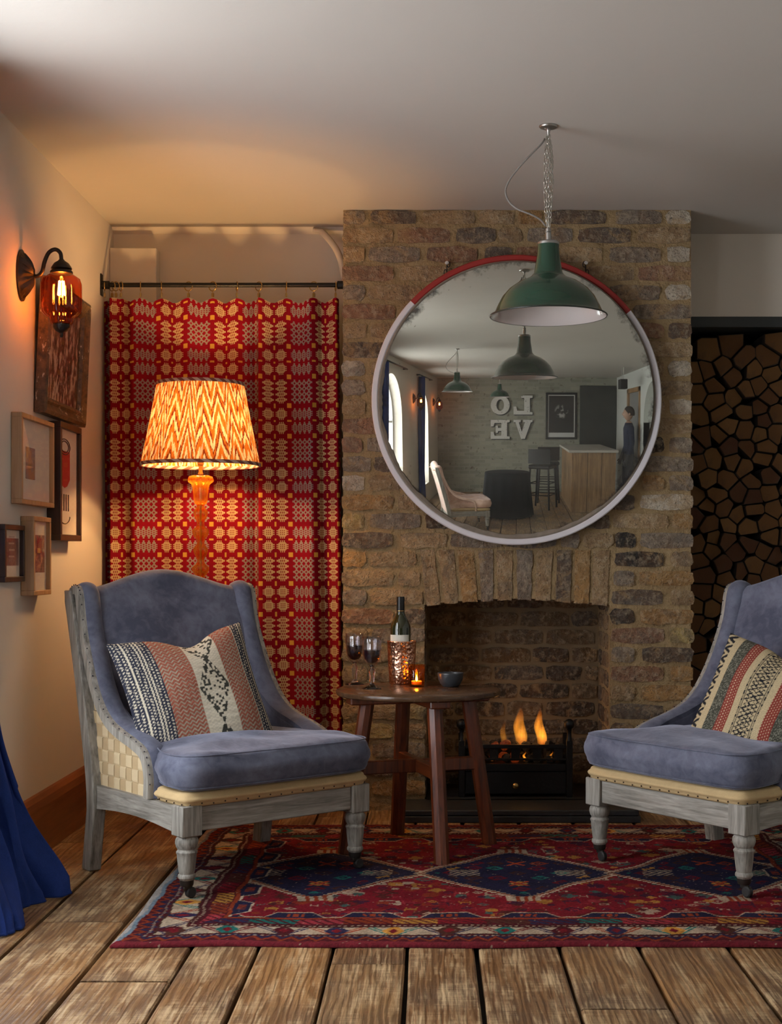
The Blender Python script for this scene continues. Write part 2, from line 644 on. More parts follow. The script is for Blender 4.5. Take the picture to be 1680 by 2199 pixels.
mb = MB()
arched_wall(mb, XL, XL - WTHK, YB - 0.1, 6.5, WINDOWS, -0.05, ZC + 0.02)
wall_left = struct(mb.build('wall_left', M_WALL, fix=False))
M_WFRAME = simple('white_window_paint', (0.75, 0.75, 0.73), 0.4)
M_PANE = m_thin_glass('window_pane')
for k, (h0, h1) in enumerate(WINDOWS):
    xo = XL - WTHK + 0.06
    mb = MB()
    o, i_ = arch_loop(h0, h1), arch_loop(h0, h1, inset=0.05)
    n = len(o)
    for x in (xo - 0.025, xo + 0.025):
        v = [(x, *p) for p in o] + [(x, *p) for p in i_]
        mb.add(v, [(i, (i + 1) % n, n + (i + 1) % n, n + i) for i in range(n)])
    v = [(xo - 0.025, *p) for p in i_] + [(xo + 0.025, *p) for p in i_]
    mb.add(v, [(i, (i + 1) % n, n + (i + 1) % n, n + i) for i in range(n)])
    c = (h0 + h1) / 2
    mb.box(xo - 0.015, xo + 0.015, c - 0.015, c + 0.015, WSILL, WSPR + (h1 - h0) / 2 - 0.02)
    for z in (0.9, WSPR):
        mb.box(xo - 0.015, xo + 0.015, h0 + 0.02, h1 - 0.02, z - 0.015, z + 0.015)
    wd = struct(mb.build('window_%d' % (k + 1), M_WFRAME, fix=False))
    mb = MB()
    mb.add([(xo, *p) for p in arch_loop(h0, h1, inset=0.03)], [tuple(range(n))])
    mb.build('pane', M_PANE, wd)

# ---- alcove wall (left), wall over the log store (right), end walls
mb = MB()
mb.box(XL - 0.05, -0.30, YA, YA + 0.1, -0.05, ZC + 0.02)
wall_alcove = struct(mb.build('wall_alcove', M_WALL))
YR = 6.05
mb = MB()
mb.box(0.95, XR + 0.1, YR, YR + 0.12, 2.063, ZC + 0.02)
mb.box(1.92, XR + 0.1, YR, YR + 0.12, -0.05, 2.063)
struct(mb.build('wall_logstore', M_WALL))
M_STORE = simple('dark_steel_lining', (0.045, 0.05, 0.05), 0.6, 0.3)
mb = MB()
mb.box(0.95, 1.92, YR - 0.004, YR + 0.60, 2.018, 2.063)        # top plate
mb.box(0.95, 2.12, 6.56, 6.60, -0.02, 2.03)                    # back
mb.box(1.89, 1.92, YR, 6.58, -0.02, 2.03)
struct(mb.build('trim_1', M_STORE))
mb = MB()
mb.box(XR, XR + 0.1, -0.1, 6.6, -0.05, ZC + 0.02)
mb.box(XR, XR + 0.1, YB - 0.1, -1.75, 2.06, ZC + 0.02)
mb.box(XR, XR + 0.1, YB - 0.1, -2.75, -0.05, 2.06)
mb.box(XR, XR + 0.1, -1.75, -1.45, -0.05, ZC + 0.02)
mb.box(XR + 0.25, XR + 0.3, -1.5, 0.0, -0.05, ZC + 0.02)
c, r = -0.775, 0.675                                           # white arched recess in the right-hand wall
v, f = [], []
for i in range(21):
    a = PI - PI * i / 20
    y = c + r * math.cos(a)
    v += [(XR, y, 1.5 + r * math.sin(a)), (XR, y, ZC + 0.02), (XR + 0.25, y, 1.5 + r * math.sin(a))]
for i in range(20):
    f += [(3 * i, 3 * i + 3, 3 * i + 4, 3 * i + 1), (3 * i, 3 * i + 2, 3 * i + 5, 3 * i + 3)]
mb.add(v, f)
for y in (c - r, c + r):
    mb.add([(XR, y, 0), (XR + 0.25, y, 0), (XR + 0.25, y, 1.5), (XR, y, 1.5)], [(0, 1, 2, 3)])
struct(mb.build('wall_right', m_plaster('white_side_wall', (0.62, 0.64, 0.60))))


def m_backbrick():
    t = NT('pale_painted_brick')
    v = t.n('CombineXYZ', X=t.n('SeparateXYZ', 0, Vector=t.pos), Y=t.n('SeparateXYZ', 2, Vector=t.pos), Z=0.0)
    b = t.n('TexBrick', 0, Vector=v, Color1=(0.33, 0.33, 0.26, 1), Color2=(0.24, 0.24, 0.19, 1), Mortar=(0.30, 0.30, 0.25, 1), Scale=1.0, Mortar_Size=0.008, Brick_Width=0.225, Row_Height=0.077)
    n = t.noise(t.pos, 9, 6, 0.7)
    c = t.mix(t.ramp(n, [(0.58, 0.0), (0.66, 0.8)]), b, (0.10, 0.075, 0.05))
    return t.done(t.bsdf(Base_Color=c, Roughness=0.85))


wall_back = struct(MB().box(XL - 0.3, XR + 0.1, YB - 0.1, YB, -0.05, ZC + 0.02).build('wall_back', m_backbrick()))

# ---- baseboard along the left wall
M_BASE = m_wood('varnished_pine', (0.13, 0.042, 0.014), (0.27, 0.10, 0.035), 0.5, 0.4, 1, 0.2, 0.1)
mb = MB()
sec = [(0.0, 0.0), (0.025, 0.0), (0.025, 0.165), (0.019, 0.19), (0.008, 0.205), (0.0, 0.21)]
v = [(XL + a, y, z) for y in (3.45, YA) for a, z in sec]
n = len(sec)
mb.add(v, [(i, i + 1, n + i + 1, n + i) for i in range(n - 1)] + [tuple(range(n)), tuple(range(n, 2 * n))])
struct(mb.build('baseboard_left', M_BASE))

# ---- boxed-in duct, plaster coving strip and old pipe above the curtain
s = 504.6
mb = MB()
a, b = W(226, 540, s), W(343, 640, s)
mb.box(XL + 0.0, b.x, YA - 0.075, YA, 1.2, a.z, 0.004)
struct(mb.build('trim_2', M_WALL))
mb = MB()
zt = W(0, 503, s).z
mb.add([(XL, YA, zt), (-0.36, YA, zt), (-0.36, YA - 0.03, ZC - 0.001), (XL, YA - 0.03, ZC - 0.001)], [(0, 1, 2, 3)])
struct(mb.build('trim_3', M_WALL))
mb = MB()
pp = [W(672, 494, 508), W(690, 497, 508), W(705, 512, 510), W(722, 535, 512), W(733, 562, 514), W(740, 600, 515)]
mb.tube([Vector(p) for p in spline([tuple(q) for q in pp], 4)], [0.010] * 4 + [0.014] * 17, 10)
pipe = tag(mb.build('plastered_pipe', simple('painted_pipe', (0.55, 0.48, 0.40), 0.7, 0, 0.6, 40), smooth=True), 'pale plastered pipe bending down from the ceiling beside the chimney', 'pipe')

# ---- chimney breast: mortar body with every brick set into it
SB = 533.0
XCL, XCR = (735 - CX) / SB, (1487 - CX) / SB
OXL, OXR = (914 - CX) / SB, (1308 - CX) / SB            # fire opening
YFB = 6.02                                              # back of the fire opening
ZSP = W(0, 1301, SB).z
ZCR = W(0, 1288, SB).z
MORT = 0.0065                                            # joints recessed behind the brick faces
ym = YC + MORT
mb = MB()
mb.box(XCL + 0.004, OXL - 0.004, ym, 6.62, -0.03, ZC + 0.02)
mb.box(OXR + 0.004, XCR - 0.004, ym, 6.62, -0.03, ZC + 0.02)
na = 14


def arch_z(x):
    u = (x - OXL) / (OXR - OXL) * 2 - 1
    return ZSP + (ZCR - ZSP) * (1 - u * u)


v, f = [], []
for i in range(na + 1):
    x = OXL - 0.004 + (OXR - OXL + 0.008) * i / na
    v += [(x, ym, arch_z(x) + 0.004), (x, ym, ZC + 0.02), (x, YFB + 0.1, arch_z(x) + 0.004)]
for i in range(na):
    f += [(3 * i, 3 * i + 3, 3 * i + 4, 3 * i + 1), (3 * i, 3 * i + 2, 3 * i + 5, 3 * i + 3)]
mb.add(v, f)
mb.box(OXL - 0.02, OXR + 0.02, YFB + MORT, YFB + 0.15, -0.03, 1.2, mi=1)
wall_chimney = struct(mb.build('wall_chimney', [M_MORTAR, simple('sooty_shaded_mortar', (0.19, 0.135, 0.075), 0.95, 0, 0.8, 40, 0.3, 12)]))  # fire-back mortar colour holds soot plus the shade of the deep opening


def brick_mesh(k, w, h):
    """Unit-free brick face w x h, worn edges, 40-odd triangles; front at y = 0, body behind."""
    rr = random.Random(k * 13 + 5)
    nx, nz = 6, 4
    v, f = [], []
    for j in range(nz):
        for i in range(nx):
            x = -w / 2 + w * i / (nx - 1)
            z = -h / 2 + h * j / (nz - 1)
            e = (i in (0, nx - 1)) + (j in (0, nz - 1))
            x += rr.uniform(-1, 1) * 0.0038
            z += rr.uniform(-1, 1) * 0.0034
            if e == 2:
                x *= 1 - 0.004 / w * 2
                z *= 1 - 0.006 / h * 2
            y = rr.uniform(-0.0055, 0.0022) + (0.0020 if e == 1 else 0.0035 if e == 2 else -0.001)
            v.append((x, y, z))
    for j in range(nz - 1):
        for i in range(nx - 1):
            a = j * nx + i
            f.append((a, a + 1, a + nx + 1, a + nx))
    ring = [i for i in range(nx)] + [j * nx + nx - 1 for j in range(1, nz)] + [(nz - 1) * nx + i for i in range(nx - 2, -1, -1)] + [j * nx for j in range(nz - 2, 0, -1)]
    o = len(v)
    for q in ring:
        v.append((v[q][0] * 1.004, 0.03, v[q][2] * 1.004))
    m = len(ring)
    f += [(ring[q], ring[(q + 1) % m], o + (q + 1) % m, o + q) for q in range(m)]
    mb = MB()
    mb.add(v, f)
    return mb.mesh('brick', M_BRICK, 'auto')


STRET = [brick_mesh(k, 0.208, 0.062) for k in range(8)]
HEAD = [brick_mesh(k + 50, 0.097, 0.062) for k in range(6)]
TAN, OCH, RED, GRY, DRK, BLK, PAL, YEL = ((0.38, 0.262, 0.142), (0.40, 0.23, 0.085), (0.29, 0.155, 0.095), (0.25, 0.205, 0.16), (0.12, 0.095, 0.075), (0.035, 0.03, 0.026), (0.56, 0.50, 0.40), (0.44, 0.33, 0.13))
PALETTE = [TAN] * 5 + [OCH] * 3 + [RED] * 3 + [GRY] * 3 + [DRK] * 2


def put_brick(x0, x1, zc, h=0.062, col=None, y=YC, rot=None, mesh=None, dark=1.0):
    w = x1 - x0
    src = STRET if w > 0.14 else HEAD
    me = mesh or random.choice(src)
    o = bpy.data.objects.new('brick', me)
    COL.objects.link(o)
    o.parent = wall_chimney
    o.location = ((x0 + x1) / 2, y + random.uniform(-0.003, 0.002), zc)
    fl = random.choice((1, -1))
    o.scale = (w / (0.208 if w > 0.14 else 0.097), 1, h / 0.062)
    o.rotation_euler = rot or (0, random.uniform(-0.008, 0.008), 0)
    c = col or random.choice(PALETTE)
    j = random.uniform(0.85, 1.15) * dark
    o.color = (min(1, c[0] * j), min(1, c[1] * j), min(1, c[2] * j), 1)
    return o


# rows of the photograph: (left part, right part), pixel spans with an optional tone; the rest of the row is filled in
ROWS = {
    0: ([(736, 784, GRY), (797, 893, DRK), (908, 1019, TAN), (1030, 1105, TAN)], [(1113, 1166), (1178, 1300, DRK), (1322, 1420, GRY), (1432, 1484, PAL)]),
    1: ([(736, 844, TAN), (853, 965, RED), (980, 1065, DRK), (1071, 1122, TAN)], [(1133, 1230, GRY), (1243, 1355, DRK), (1370, 1483, TAN)]),
    2: ([(736, 784, TAN), (792, 902, GRY), (917, 1025, RED), (1040, 1100, DRK)], [(1205, 1293, TAN), (1310, 1420, GRY), (1433, 1483, PAL)]),
    3: ([(735, 845, RED), (859, 970, TAN)], [(1250, 1362, TAN), (1372, 1485, RED)]),
    4: ([(735, 783, GRY), (791, 905, TAN)], [(1310, 1418, GRY), (1431, 1485, PAL)]),
    5: ([(735, 849, RED), (862, 960, TAN)], [(1362, 1485, GRY)]),
    6: ([(735, 788, TAN), (796, 905, TAN)], [(1365, 1425, RED), (1435, 1486, DRK)]),
    7: ([(735, 846, DRK)], [(1372, 1486, TAN)]),
    8: ([(734, 784, PAL), (797, 850, TAN)], [(1385, 1427, TAN), (1437, 1486, PAL)]),
    9: ([(734, 784, GRY), (794, 845, TAN)], [(1374, 1487, TAN)]),
    10: ([(734, 786, TAN), (797, 850, TAN)], [(1386, 1427, TAN), (1438, 1487, PAL)]),
    11: ([(734, 848, RED)], [(1376, 1487, TAN)]),
    12: ([(734, 777, RED), (789, 890, GRY)], [(1396, 1427, BLK), (1438, 1488, GRY)]),
    13: ([(734, 798, GRY), (804, 905, DRK)], [(1378, 1488, GRY)]),
    14: ([(734, 783, PAL), (793, 862, TAN)], [(1380, 1426, OCH), (1438, 1488, GRY)]),
    15: ([(734, 845, OCH), (855, 905, TAN)], [(1310, 1364, DRK), (1376, 1489, PAL)]),
    16: ([(734, 783, YEL), (794, 903, GRY), (914, 965, BLK)], [(1318, 1435, TAN), (1444, 1489, OCH)]),
    17: ([(734, 843, DRK), (860, 960, TAN)], [(1252, 1318, TAN), (1322, 1365, BLK), (1376, 1489, GRY)]),
    18: ([(734, 786, OCH), (794, 894, TAN)], [(1322, 1426, BLK), (1442, 1489, TAN)]),
    19: ([(734, 845, TAN), (855, 903, TAN)], [(1318, 1363, GRY), (1374, 1490, OCH)]),
    20: ([(734, 786, GRY), (797, 907, TAN)], [(1315, 1424, DRK), (1442, 1490, TAN)]),
    21: ([(734, 845, RED), (866, 912, DRK)], [(1312, 1363, BLK), (1376, 1490, OCH)]),
    22: ([(734, 787, TAN), (798, 912, GRY)], [(1313, 1427, RED), (1438, 1490, YEL)]),
    23: ([(734, 845, TAN), (860, 912, TAN)], [(1313, 1364, GRY), (1380, 1490, DRK)]),
    24: ([(734, 790, TAN), (800, 912, TAN)], [(1313, 1425, RED), (1440, 1490, OCH)]),
    25: ([(734, 845, TAN), (858, 912, TAN)], [(1313, 1364, TAN), (1380, 1490, OCH)]),
    26: ([(734, 781, TAN), (790, 855, TAN), (865, 914, YEL)], [(1313, 1425, DRK), (1442, 1490, TAN)]),
    27: ([(734, 841, YEL), (860, 914, TAN)], [(1313, 1362, DRK), (1375, 1490, TAN)]),
}


def zrow(k):
    return HC - (464 + 40.95 * k - CY) / SB


def xpx(p):
    return (p - CX) / SB


MCX, MCZ, MCR = W(1110, 858, 541)[0], W(1110, 858, 541)[2], 0.578
for k in range(32):
    z = zrow(k)
    L, R = ROWS.get(k, (None, None))
    inop = k >= 21
    if L is None:
        if k % 2:
            L, R = [(734, 843), (858, 913)], [(1313, 1364), (1378, 1490)]
        else:
            L, R = [(734, 786), (800, 913)], [(1313, 1425), (1440, 1490)]
    spans = [(xpx(a[0]), xpx(a[1]), a[2] if len(a) > 2 else None) for a in L]
    rsp = [(xpx(a[0]), xpx(a[1]), a[2] if len(a) > 2 else None) for a in R]
    if not inop and k not in (18, 19, 20):
        x = spans[-1][1] + 0.016
        end = rsp[0][0] - 0.016
        while end - x > 0.06:
            w = min(0.205, end - x)
            if 0 < end - x - w < 0.07:
                w = (end - x - 0.016) / 2
            spans.append((x, x + w, None))
            x += w + 0.016
    for x0, x1, c in spans + rsp:
        h = 0.061
        zz = z
        if k == 0:
            h, zz = 0.054, z - 0.004
        if z - h / 2 < 0.01:
            continue
        # bricks wholly behind the mirror glass stay hidden; keep those that reach past its rim
        if all(math.hypot(xx - MCX, zz + dz - MCZ) < MCR - 0.10 for xx in (x0, x1) for dz in (-h / 2, h / 2)):
            continue
        put_brick(x0, x1, zz, h, c)
# soldier arch over the fire
VT = [(902, 932), (942, 975), (983, 1018), (1028, 1058), (1067, 1101), (1110, 1144), (1154, 1187), (1197, 1228), (1236, 1268), (1275, 1311)]
VB = [(917, 946), (956, 985), (993, 1026), (1034, 1060), (1070, 1100), (1112, 1141), (1150, 1182), (1194, 1226), (1234, 1265), (1272, 1304)]
VC = [TAN, TAN, OCH, GRY, TAN, GRY, TAN, DRK, OCH, TAN]
for k in range(10):
    rr = random.Random(k)
    nx, nz = 4, 8
    v, f = [], []
    for j in range(nz):
        t = j / (nz - 1)
        for i in range(nx):
            u = i / (nx - 1)
            top = xpx(VT[k][0]) * (1 - u) + xpx(VT[k][1]) * u
            bot = xpx(VB[k][0]) * (1 - u) + xpx(VB[k][1]) * u
            x = bot * (1 - t) + top * t
            z = (arch_z(x) - 0.002) * (1 - t) + W(0, 1181, SB).z * t
            e = (i in (0, nx - 1)) + (j in (0, nz - 1))
            v.append((x + rr.uniform(-1, 1) * 0.002, (0.0, 0.002, 0.004)[e] + rr.uniform(-0.003, 0.002), z + rr.uniform(-1, 1) * 0.003))
    for j in range(nz - 1):
        for i in range(nx - 1):
            a = j * nx + i
            f.append((a, a + 1, a + nx + 1, a + nx))
    ring = [i for i in range(nx)] + [j * nx + nx - 1 for j in range(1, nz)] + [(nz - 1) * nx + i for i in range(nx - 2, -1, -1)] + [j * nx for j in range(nz - 2, 0, -1)]
    o_ = len(v)
    for q in ring:
        v.append((v[q][0], 0.10, v[q][2]))
    m = len(ring)
    f += [(ring[q], ring[(q + 1) % m], o_ + (q + 1) % m, o_ + q) for q in range(m)]
    mb = MB()
    mb.add(v, f)
    o = mb.build('brick', M_BRICK, wall_chimney, smooth='auto', loc=(0, YC - 0.001, 0))
    o.color = (*VC[k], 1)
# bricks of the fire back and its right-hand cheek, colours darkened for soot and for the shade inside the opening
SF = F_PX / YFB
for k in range(13):
    z = 0.02 + 0.0775 * k + 0.038
    x = OXL + (0.02 if k % 2 else -0.09)
    i = 0
    while x < OXR - 0.03:
        w = 0.205 if (i + k) % 3 else 0.15
        x0, x1 = max(x, OXL), min(x + w, OXR)
        if x1 - x0 > 0.04:
            put_brick(x0, x1, z, 0.062, random.choice([TAN, TAN, GRY, DRK, OCH, DRK]), YFB, dark=0.38)
        x += w + 0.016
        i += 1
    for side, xf, ang in ((1, OXR, -PI / 2), (-1, OXL, PI / 2)):
        y = YC + (0.03 if k % 2 else 0.03)
        for w in ((0.20, 0.10) if k % 2 else (0.10, 0.20)):
            src = STRET if w > 0.14 else HEAD
            o = bpy.data.objects.new('brick', random.choice(src))
            COL.objects.link(o)
            o.parent = wall_chimney
            o.location = (xf, y + w / 2 + 0.012, z)
            o.rotation_euler = (0, 0, ang)
            c = random.choice([TAN, GRY, DRK, TAN])
            o.color = (c[0] * 0.6, c[1] * 0.6, c[2] * 0.6, 1)
            y += w + 0.016

# ---- hearth slab
M_SLATE = simple('black_slate', (0.022, 0.024, 0.027), 0.38, 0.0, 0.35, 70, 0.3, 30)
mb = MB()
mb.box(-0.118, 0.80, 5.370, YC + 0.001, 0.0, 0.024, 0.002)
mb.box(-0.112, 0.794, 5.376, YC + 0.001, 0.0245, 0.047, 0.004)
mb.box(OXL + 0.006, OXR - 0.006, YC - 0.02, YFB - 0.004, 0.0, 0.047)
hearth = tag(mb.build('hearth_slab', M_SLATE), 'low black slate hearth slab in front of the brick fireplace', 'hearth')

# ================================================================== rug
RU0, RU1, RV0, RV1 = -0.84, 1.38, 3.647, 5.282


def rug():
    nu, nv = 556, 410
    cu, cv = (RU0 + RU1) / 2, (RV0 + RV1) / 2
    hu, hv = (RU1 - RU0) / 2, (RV1 - RV0) / 2
    U, V = np.meshgrid(np.linspace(-hu, hu, nu), np.linspace(-hv, hv, nv))
    # hand-knotted wobble
    rs = np.random.RandomState(3)
    wob = 0.004 * np.sin(U * 23 + 2 * np.sin(V * 7)) + 0.004 * np.sin(V * 31 + U * 5)
    Uw, Vw = U + wob, V + 0.004 * np.sin(U * 19 + 1.3) + 0.003 * np.sin(V * 27 + U * 11)
    du, dv = hu - np.abs(Uw), hv - np.abs(Vw)
    d = np.minimum(du, dv)
    longside = dv < du
    t = np.where(longside, Uw, Vw)
    C = np.zeros((nv, nu, 3))
    RED_, DRED, NAVY, WHITE, RUST, TEAL, GOLD, PINK, BRN, GREY = (np.array(srgb(*c)) for c in ((118, 15, 30), (76, 13, 24), (36, 32, 62), (200, 178, 152), (160, 64, 32), (36, 120, 112), (196, 140, 60), (178, 60, 70), (78, 42, 32), (150, 145, 140)))
    C[:] = RED_

    def put(mask, col):
        C[mask] = col

    def cells(u, v, size, seed):
        iu, iv = np.floor(u / size).astype(int), np.floor(v / size).astype(int)
        h = (iu * 73856093 ^ iv * 19349663 ^ seed * 83492791) & 0xffff
        fu, fv = u / size - iu - 0.5, v / size - iv - 0.5
        return h, fu, fv

    # field motifs
    fieldm = d > 0.262
    PALM = [NAVY, RUST, TEAL, GOLD, BRN, NAVY, WHITE, BRN, PINK]
    for seed, size in ((1, 0.105), (2, 0.078), (5, 0.05)):
        h, fu, fv = cells(Uw + 0.03 * seed, Vw + 0.017 * seed, size, seed)
        kind = h % 7
        hu_ = ((h >> 3) % 16) / 15 - 0.5
        hv_ = ((h >> 7) % 16) / 15 - 0.5
        a, b = np.abs(fu - hu_ * 0.35), np.abs(fv - hv_ * 0.35)
        q = 0.055
        a, b = np.floor(a / q) * q, np.floor(b / q) * q
        sh = np.select([kind == 0, kind == 1, kind == 2, kind == 3, kind == 4],
                       [(a + b < 0.30) & ~((a + b < 0.16) & (a + b > 0.05)),
                        ((a < 0.06) & (b < 0.32)) | ((b < 0.06) & (a < 0.32)) | (np.abs(a - b) < 0.05) & (a < 0.22),
                        (np.abs(a - 0.16) < 0.05) & (b < 0.25) | (b < 0.05) & (a < 0.16),
                        (a < 0.27) & (b < 0.16) & ~((a < 0.14) & (b < 0.06)),
                        (np.maximum(a, b) < 0.2) & (a + b < 0.29)], False)
        for ci, c in enumerate(PALM):
            put(fieldm & sh & ((h >> 5) % len(PALM) == ci), c * 0.5 + RED_ * 0.25 if ci not in (6, 3) else c * 0.6 + RED_ * 0.2)
    # three linked medallions
    for m in (-0.62, 0.0, 0.62):
        a, b = np.abs(Uw - m), np.abs(Vw)
        st = 0.013
        q = np.floor(a / st) * st / 0.33 + b / 0.352
        put((q < 1.0), WHITE * 0.9)
        put((q < 0.962), RUST * 0.55)
        put((q < 0.925), WHITE * 0.55)
        put((q < 0.90), NAVY * 0.8)
        h, fu, fv = cells(Uw - m + 0.035, Vw + 0.035, 0.07, 11)
        aa, bb = np.floor(np.abs(fu) / 0.07) * 0.07, np.floor(np.abs(fv) / 0.07) * 0.07
        mo = (aa + bb < 0.36) & ~((aa + bb < 0.2) & (aa + bb > 0.06))
        for ci, c in enumerate([RUST, BRN, GOLD, TEAL, RED_, BRN]):
            put((q < 0.80) & mo & (h % 9 == ci), c * 0.7)
        for sg in (-1, 1):                                    # pale hooked squares at the four tips
            put((np.abs(Uw - m) < 0.05) & (np.abs(Vw - sg * 0.335) < 0.026), WHITE * 0.7)
            put((np.abs(Uw - m) < 0.034) & (np.abs(Vw - sg * 0.335) < 0.03) & (np.floor(Uw / 0.012) % 2 == 0), RUST * 0.7)
            e = (np.abs(Uw - m - sg * 0.17) < 0.045) & (np.abs(Vw) < 0.04)
            put(e & ((np.floor((Uw + np.abs(Vw)) / 0.012) % 2) == 0), WHITE * 0.55)
            e = (np.abs(Uw - m) < 0.03) & (np.abs(Vw - sg * 0.14) < 0.03)
            put(e & (np.abs(np.abs(Uw - m) - np.abs(Vw - sg * 0.14)) < 0.008), RUST)
    # stepped half hexagons along the inside of the border
    per = 0.222
    ph = np.abs(((t + per / 2) % per) - per / 2)
    hx = np.clip((0.085 - ph) / 0.035, 0, 1) * 0.052
    fd = d - 0.262
    put((fd > 0) & (fd < hx + 0.007) & (fd < 0.059), WHITE * 0.85)
    put((fd > 0) & (fd < hx), NAVY * 0.85)
    put((fd > 0.012) & (fd < hx - 0.012) & (ph < 0.03) & (np.floor(ph / 0.008) % 2 == 0), RUST * 0.8)
    # borders, from the inside out
    h, fu, fv = cells(t, d, 0.085, 21)
    b = (d > 0.185) & (d <= 0.262)
    put(b, DRED)
    hat = np.floor((t + d) / 0.011) % 3 < 2
    for ci, c in enumerate([NAVY * 1.2, GOLD * 0.7, TEAL * 0.6, RED_, PINK * 0.7, BRN, RUST * 0.6]):
        put(b & (((np.floor(t / 0.13).astype(int) * 7919) % 7) == ci) & (d > 0.197) & (d < 0.245) & hat, c)
    put((d > 0.249) & (d < 0.262), RUST * 0.7)
    put((d > 0.168) & (d <= 0.187), DRED * 0.8)
    put((d > 0.174) & (d <= 0.181) & (np.floor(t / 0.008) % 2 == 0), WHITE * 0.7)
    b = (d > 0.085) & (d <= 0.168)
    put(b, WHITE * 0.75)
    per = 0.15
    ph = (t % per) - per / 2
    dd = (d - 0.1265) / 0.0415
    idx = np.floor(t / per).astype(int) % 5
    zig = np.abs(np.abs(ph) / (per / 2) * 2 - 1 - dd)
    for ci, c in enumerate([NAVY * 1.5, RUST, TEAL, NAVY * 1.3, RED_]):
        put(b & (zig < 0.34) & (idx == ci), c * 0.9)
    put(b & (zig < 0.10), WHITE * 0.8)
    med = np.abs(ph) / 0.034 + np.abs(dd) * 0.75
    for ci, c in enumerate([DRED, NAVY * 1.2, GOLD, BRN * 0.8, TEAL * 0.7]):
        put(b & (med < 1.0) & (idx == ci), c)
    put(b & (med < 0.42), RED_ * 0.9)
    put(b & (np.abs(dd) > 0.86), BRN * 0.7)
    b = (d > 0.022) & (d <= 0.085)
    put(b, DRED)
    z = np.abs(((t / 0.05) % 1) - 0.5) * 2
    put(b & (np.abs((d - 0.045) / 0.016 - (z * 2 - 1)) < 0.45), RUST * 0.6)
    put(b & (np.abs((d - 0.045) / 0.016 - (z * 2 - 1) - 1.3) < 0.5), NAVY)
    put((d > 0.070) & (d <= 0.076) & (np.floor(t / 0.008) % 2 == 0), WHITE * 0.6)
    put((d <= 0.022) & longside, np.array(srgb(112, 32, 42)))
    put((d <= 0.030) & ~longside, np.array(srgb(120, 140, 155)) * 0.8)
    put((d <= 0.018) & ~longside, GREY * 1.1)
    # wool: knot-to-knot variation and wear
    C *= 0.80 * rs.uniform(0.68, 1.24, (nv, nu, 1))
    low = np.kron(rs.uniform(0.82, 1.12, (nv // 10 + 1, nu // 10 + 1)), np.ones((10, 10)))[:nv, :nu, None]
    C *= low
    C[rs.rand(nv, nu) < 0.006] = WHITE * 0.5
    # surface
    edge = 0.006 * np.sin(U * 6.1) + 0.004 * np.sin(U * 13.7)
    Z = 0.011 + 0.0012 * np.sin(U * 9 + 3) * np.sin(V * 7) + rs.uniform(-0.0007, 0.0007, (nv, nu))
    rim = np.minimum(hu - np.abs(U), hv - np.abs(V))
    Z -= 0.006 * (np.clip(0.012 - rim, 0, 1) / 0.012) ** 2
    X3, Y3 = U + cu + 0.004 * np.sin(V * 9), V + cv + edge * np.clip(-V / hv, 0, 1) ** 3
    P = np.stack([X3, Y3, Z], -1).reshape(-1, 3)
    ii = np.arange(nv * nu).reshape(nv, nu)
    Q = np.stack([ii[:-1, :-1], ii[:-1, 1:], ii[1:, 1:], ii[1:, :-1]], -1).reshape(-1, 4)
    ring = list(ii[0, :]) + list(ii[1:, -1]) + list(ii[-1, -2::-1]) + list(ii[-2:0:-1, 0])
    n0 = len(P)
    S = P[ring].copy()
    S[:, 2] = 0.0005
    m = len(ring)
    SQ = np.array([(ring[k], ring[(k + 1) % m], n0 + (k + 1) % m, n0 + k) for k in range(m)])[:, ::-1]
    me = bpy.data.meshes.new('persian_rug')
    P = np.concatenate([P, S])
    Q = np.concatenate([Q, SQ])
    me.from_pydata(P.tolist(), [], Q.tolist())
    cols = np.concatenate([C.reshape(-1, 3), C.reshape(-1, 3)[ring]])
    vcol(me, cols)
    me.materials.append(m_attr('hand_knotted_wool', 0.95, 420, 0.6))
    me.polygons.foreach_set('use_smooth', [True] * len(me.polygons))
    o = bpy.data.objects.new('persian_rug', me)
    COL.objects.link(o)
    return tag(o, 'deep red patterned rug with three navy diamond medallions on the floorboards', 'rug')


rug()

# ================================================================== red woven curtain on its rod
YCUR = 5.72
SC_ = F_PX / YCUR
ROD_Z = W(0, 612, SC_).z
rod = empty('curtain_rod', (XL, YCUR, ROD_Z))
tag(rod, 'thin black iron curtain rod between the left wall and the chimney', 'curtain rod')
MB().tube([(0.012, 0, 0), (XCL - XL - 0.012, 0, 0)], 0.0095, 12).build('pole', M_IRON, rod, smooth='auto')
mb = MB()
mb.box(0.0, 0.006, -0.016, 0.016, -0.045, 0.045, 0.002)
mb.lathe([(0.017, 0), (0.017, 0.03), (0.012, 0.033)], 14, M=Matrix.Rotation(PI / 2, 4, 'Y') @ Matrix.Translation((0, 0, 0.004)))
mb.build('bracket', M_IRON, rod, smooth='auto')
mb = MB()
mb.lathe([(0.017, 0), (0.017, 0.022), (0.012, 0.025)], 14, M=Matrix.Translation((XCL - XL - 0.002, 0, 0)) @ Matrix.Rotation(-PI / 2, 4, 'Y'))
mb.build('end_socket', M_IRON, rod, smooth='auto')

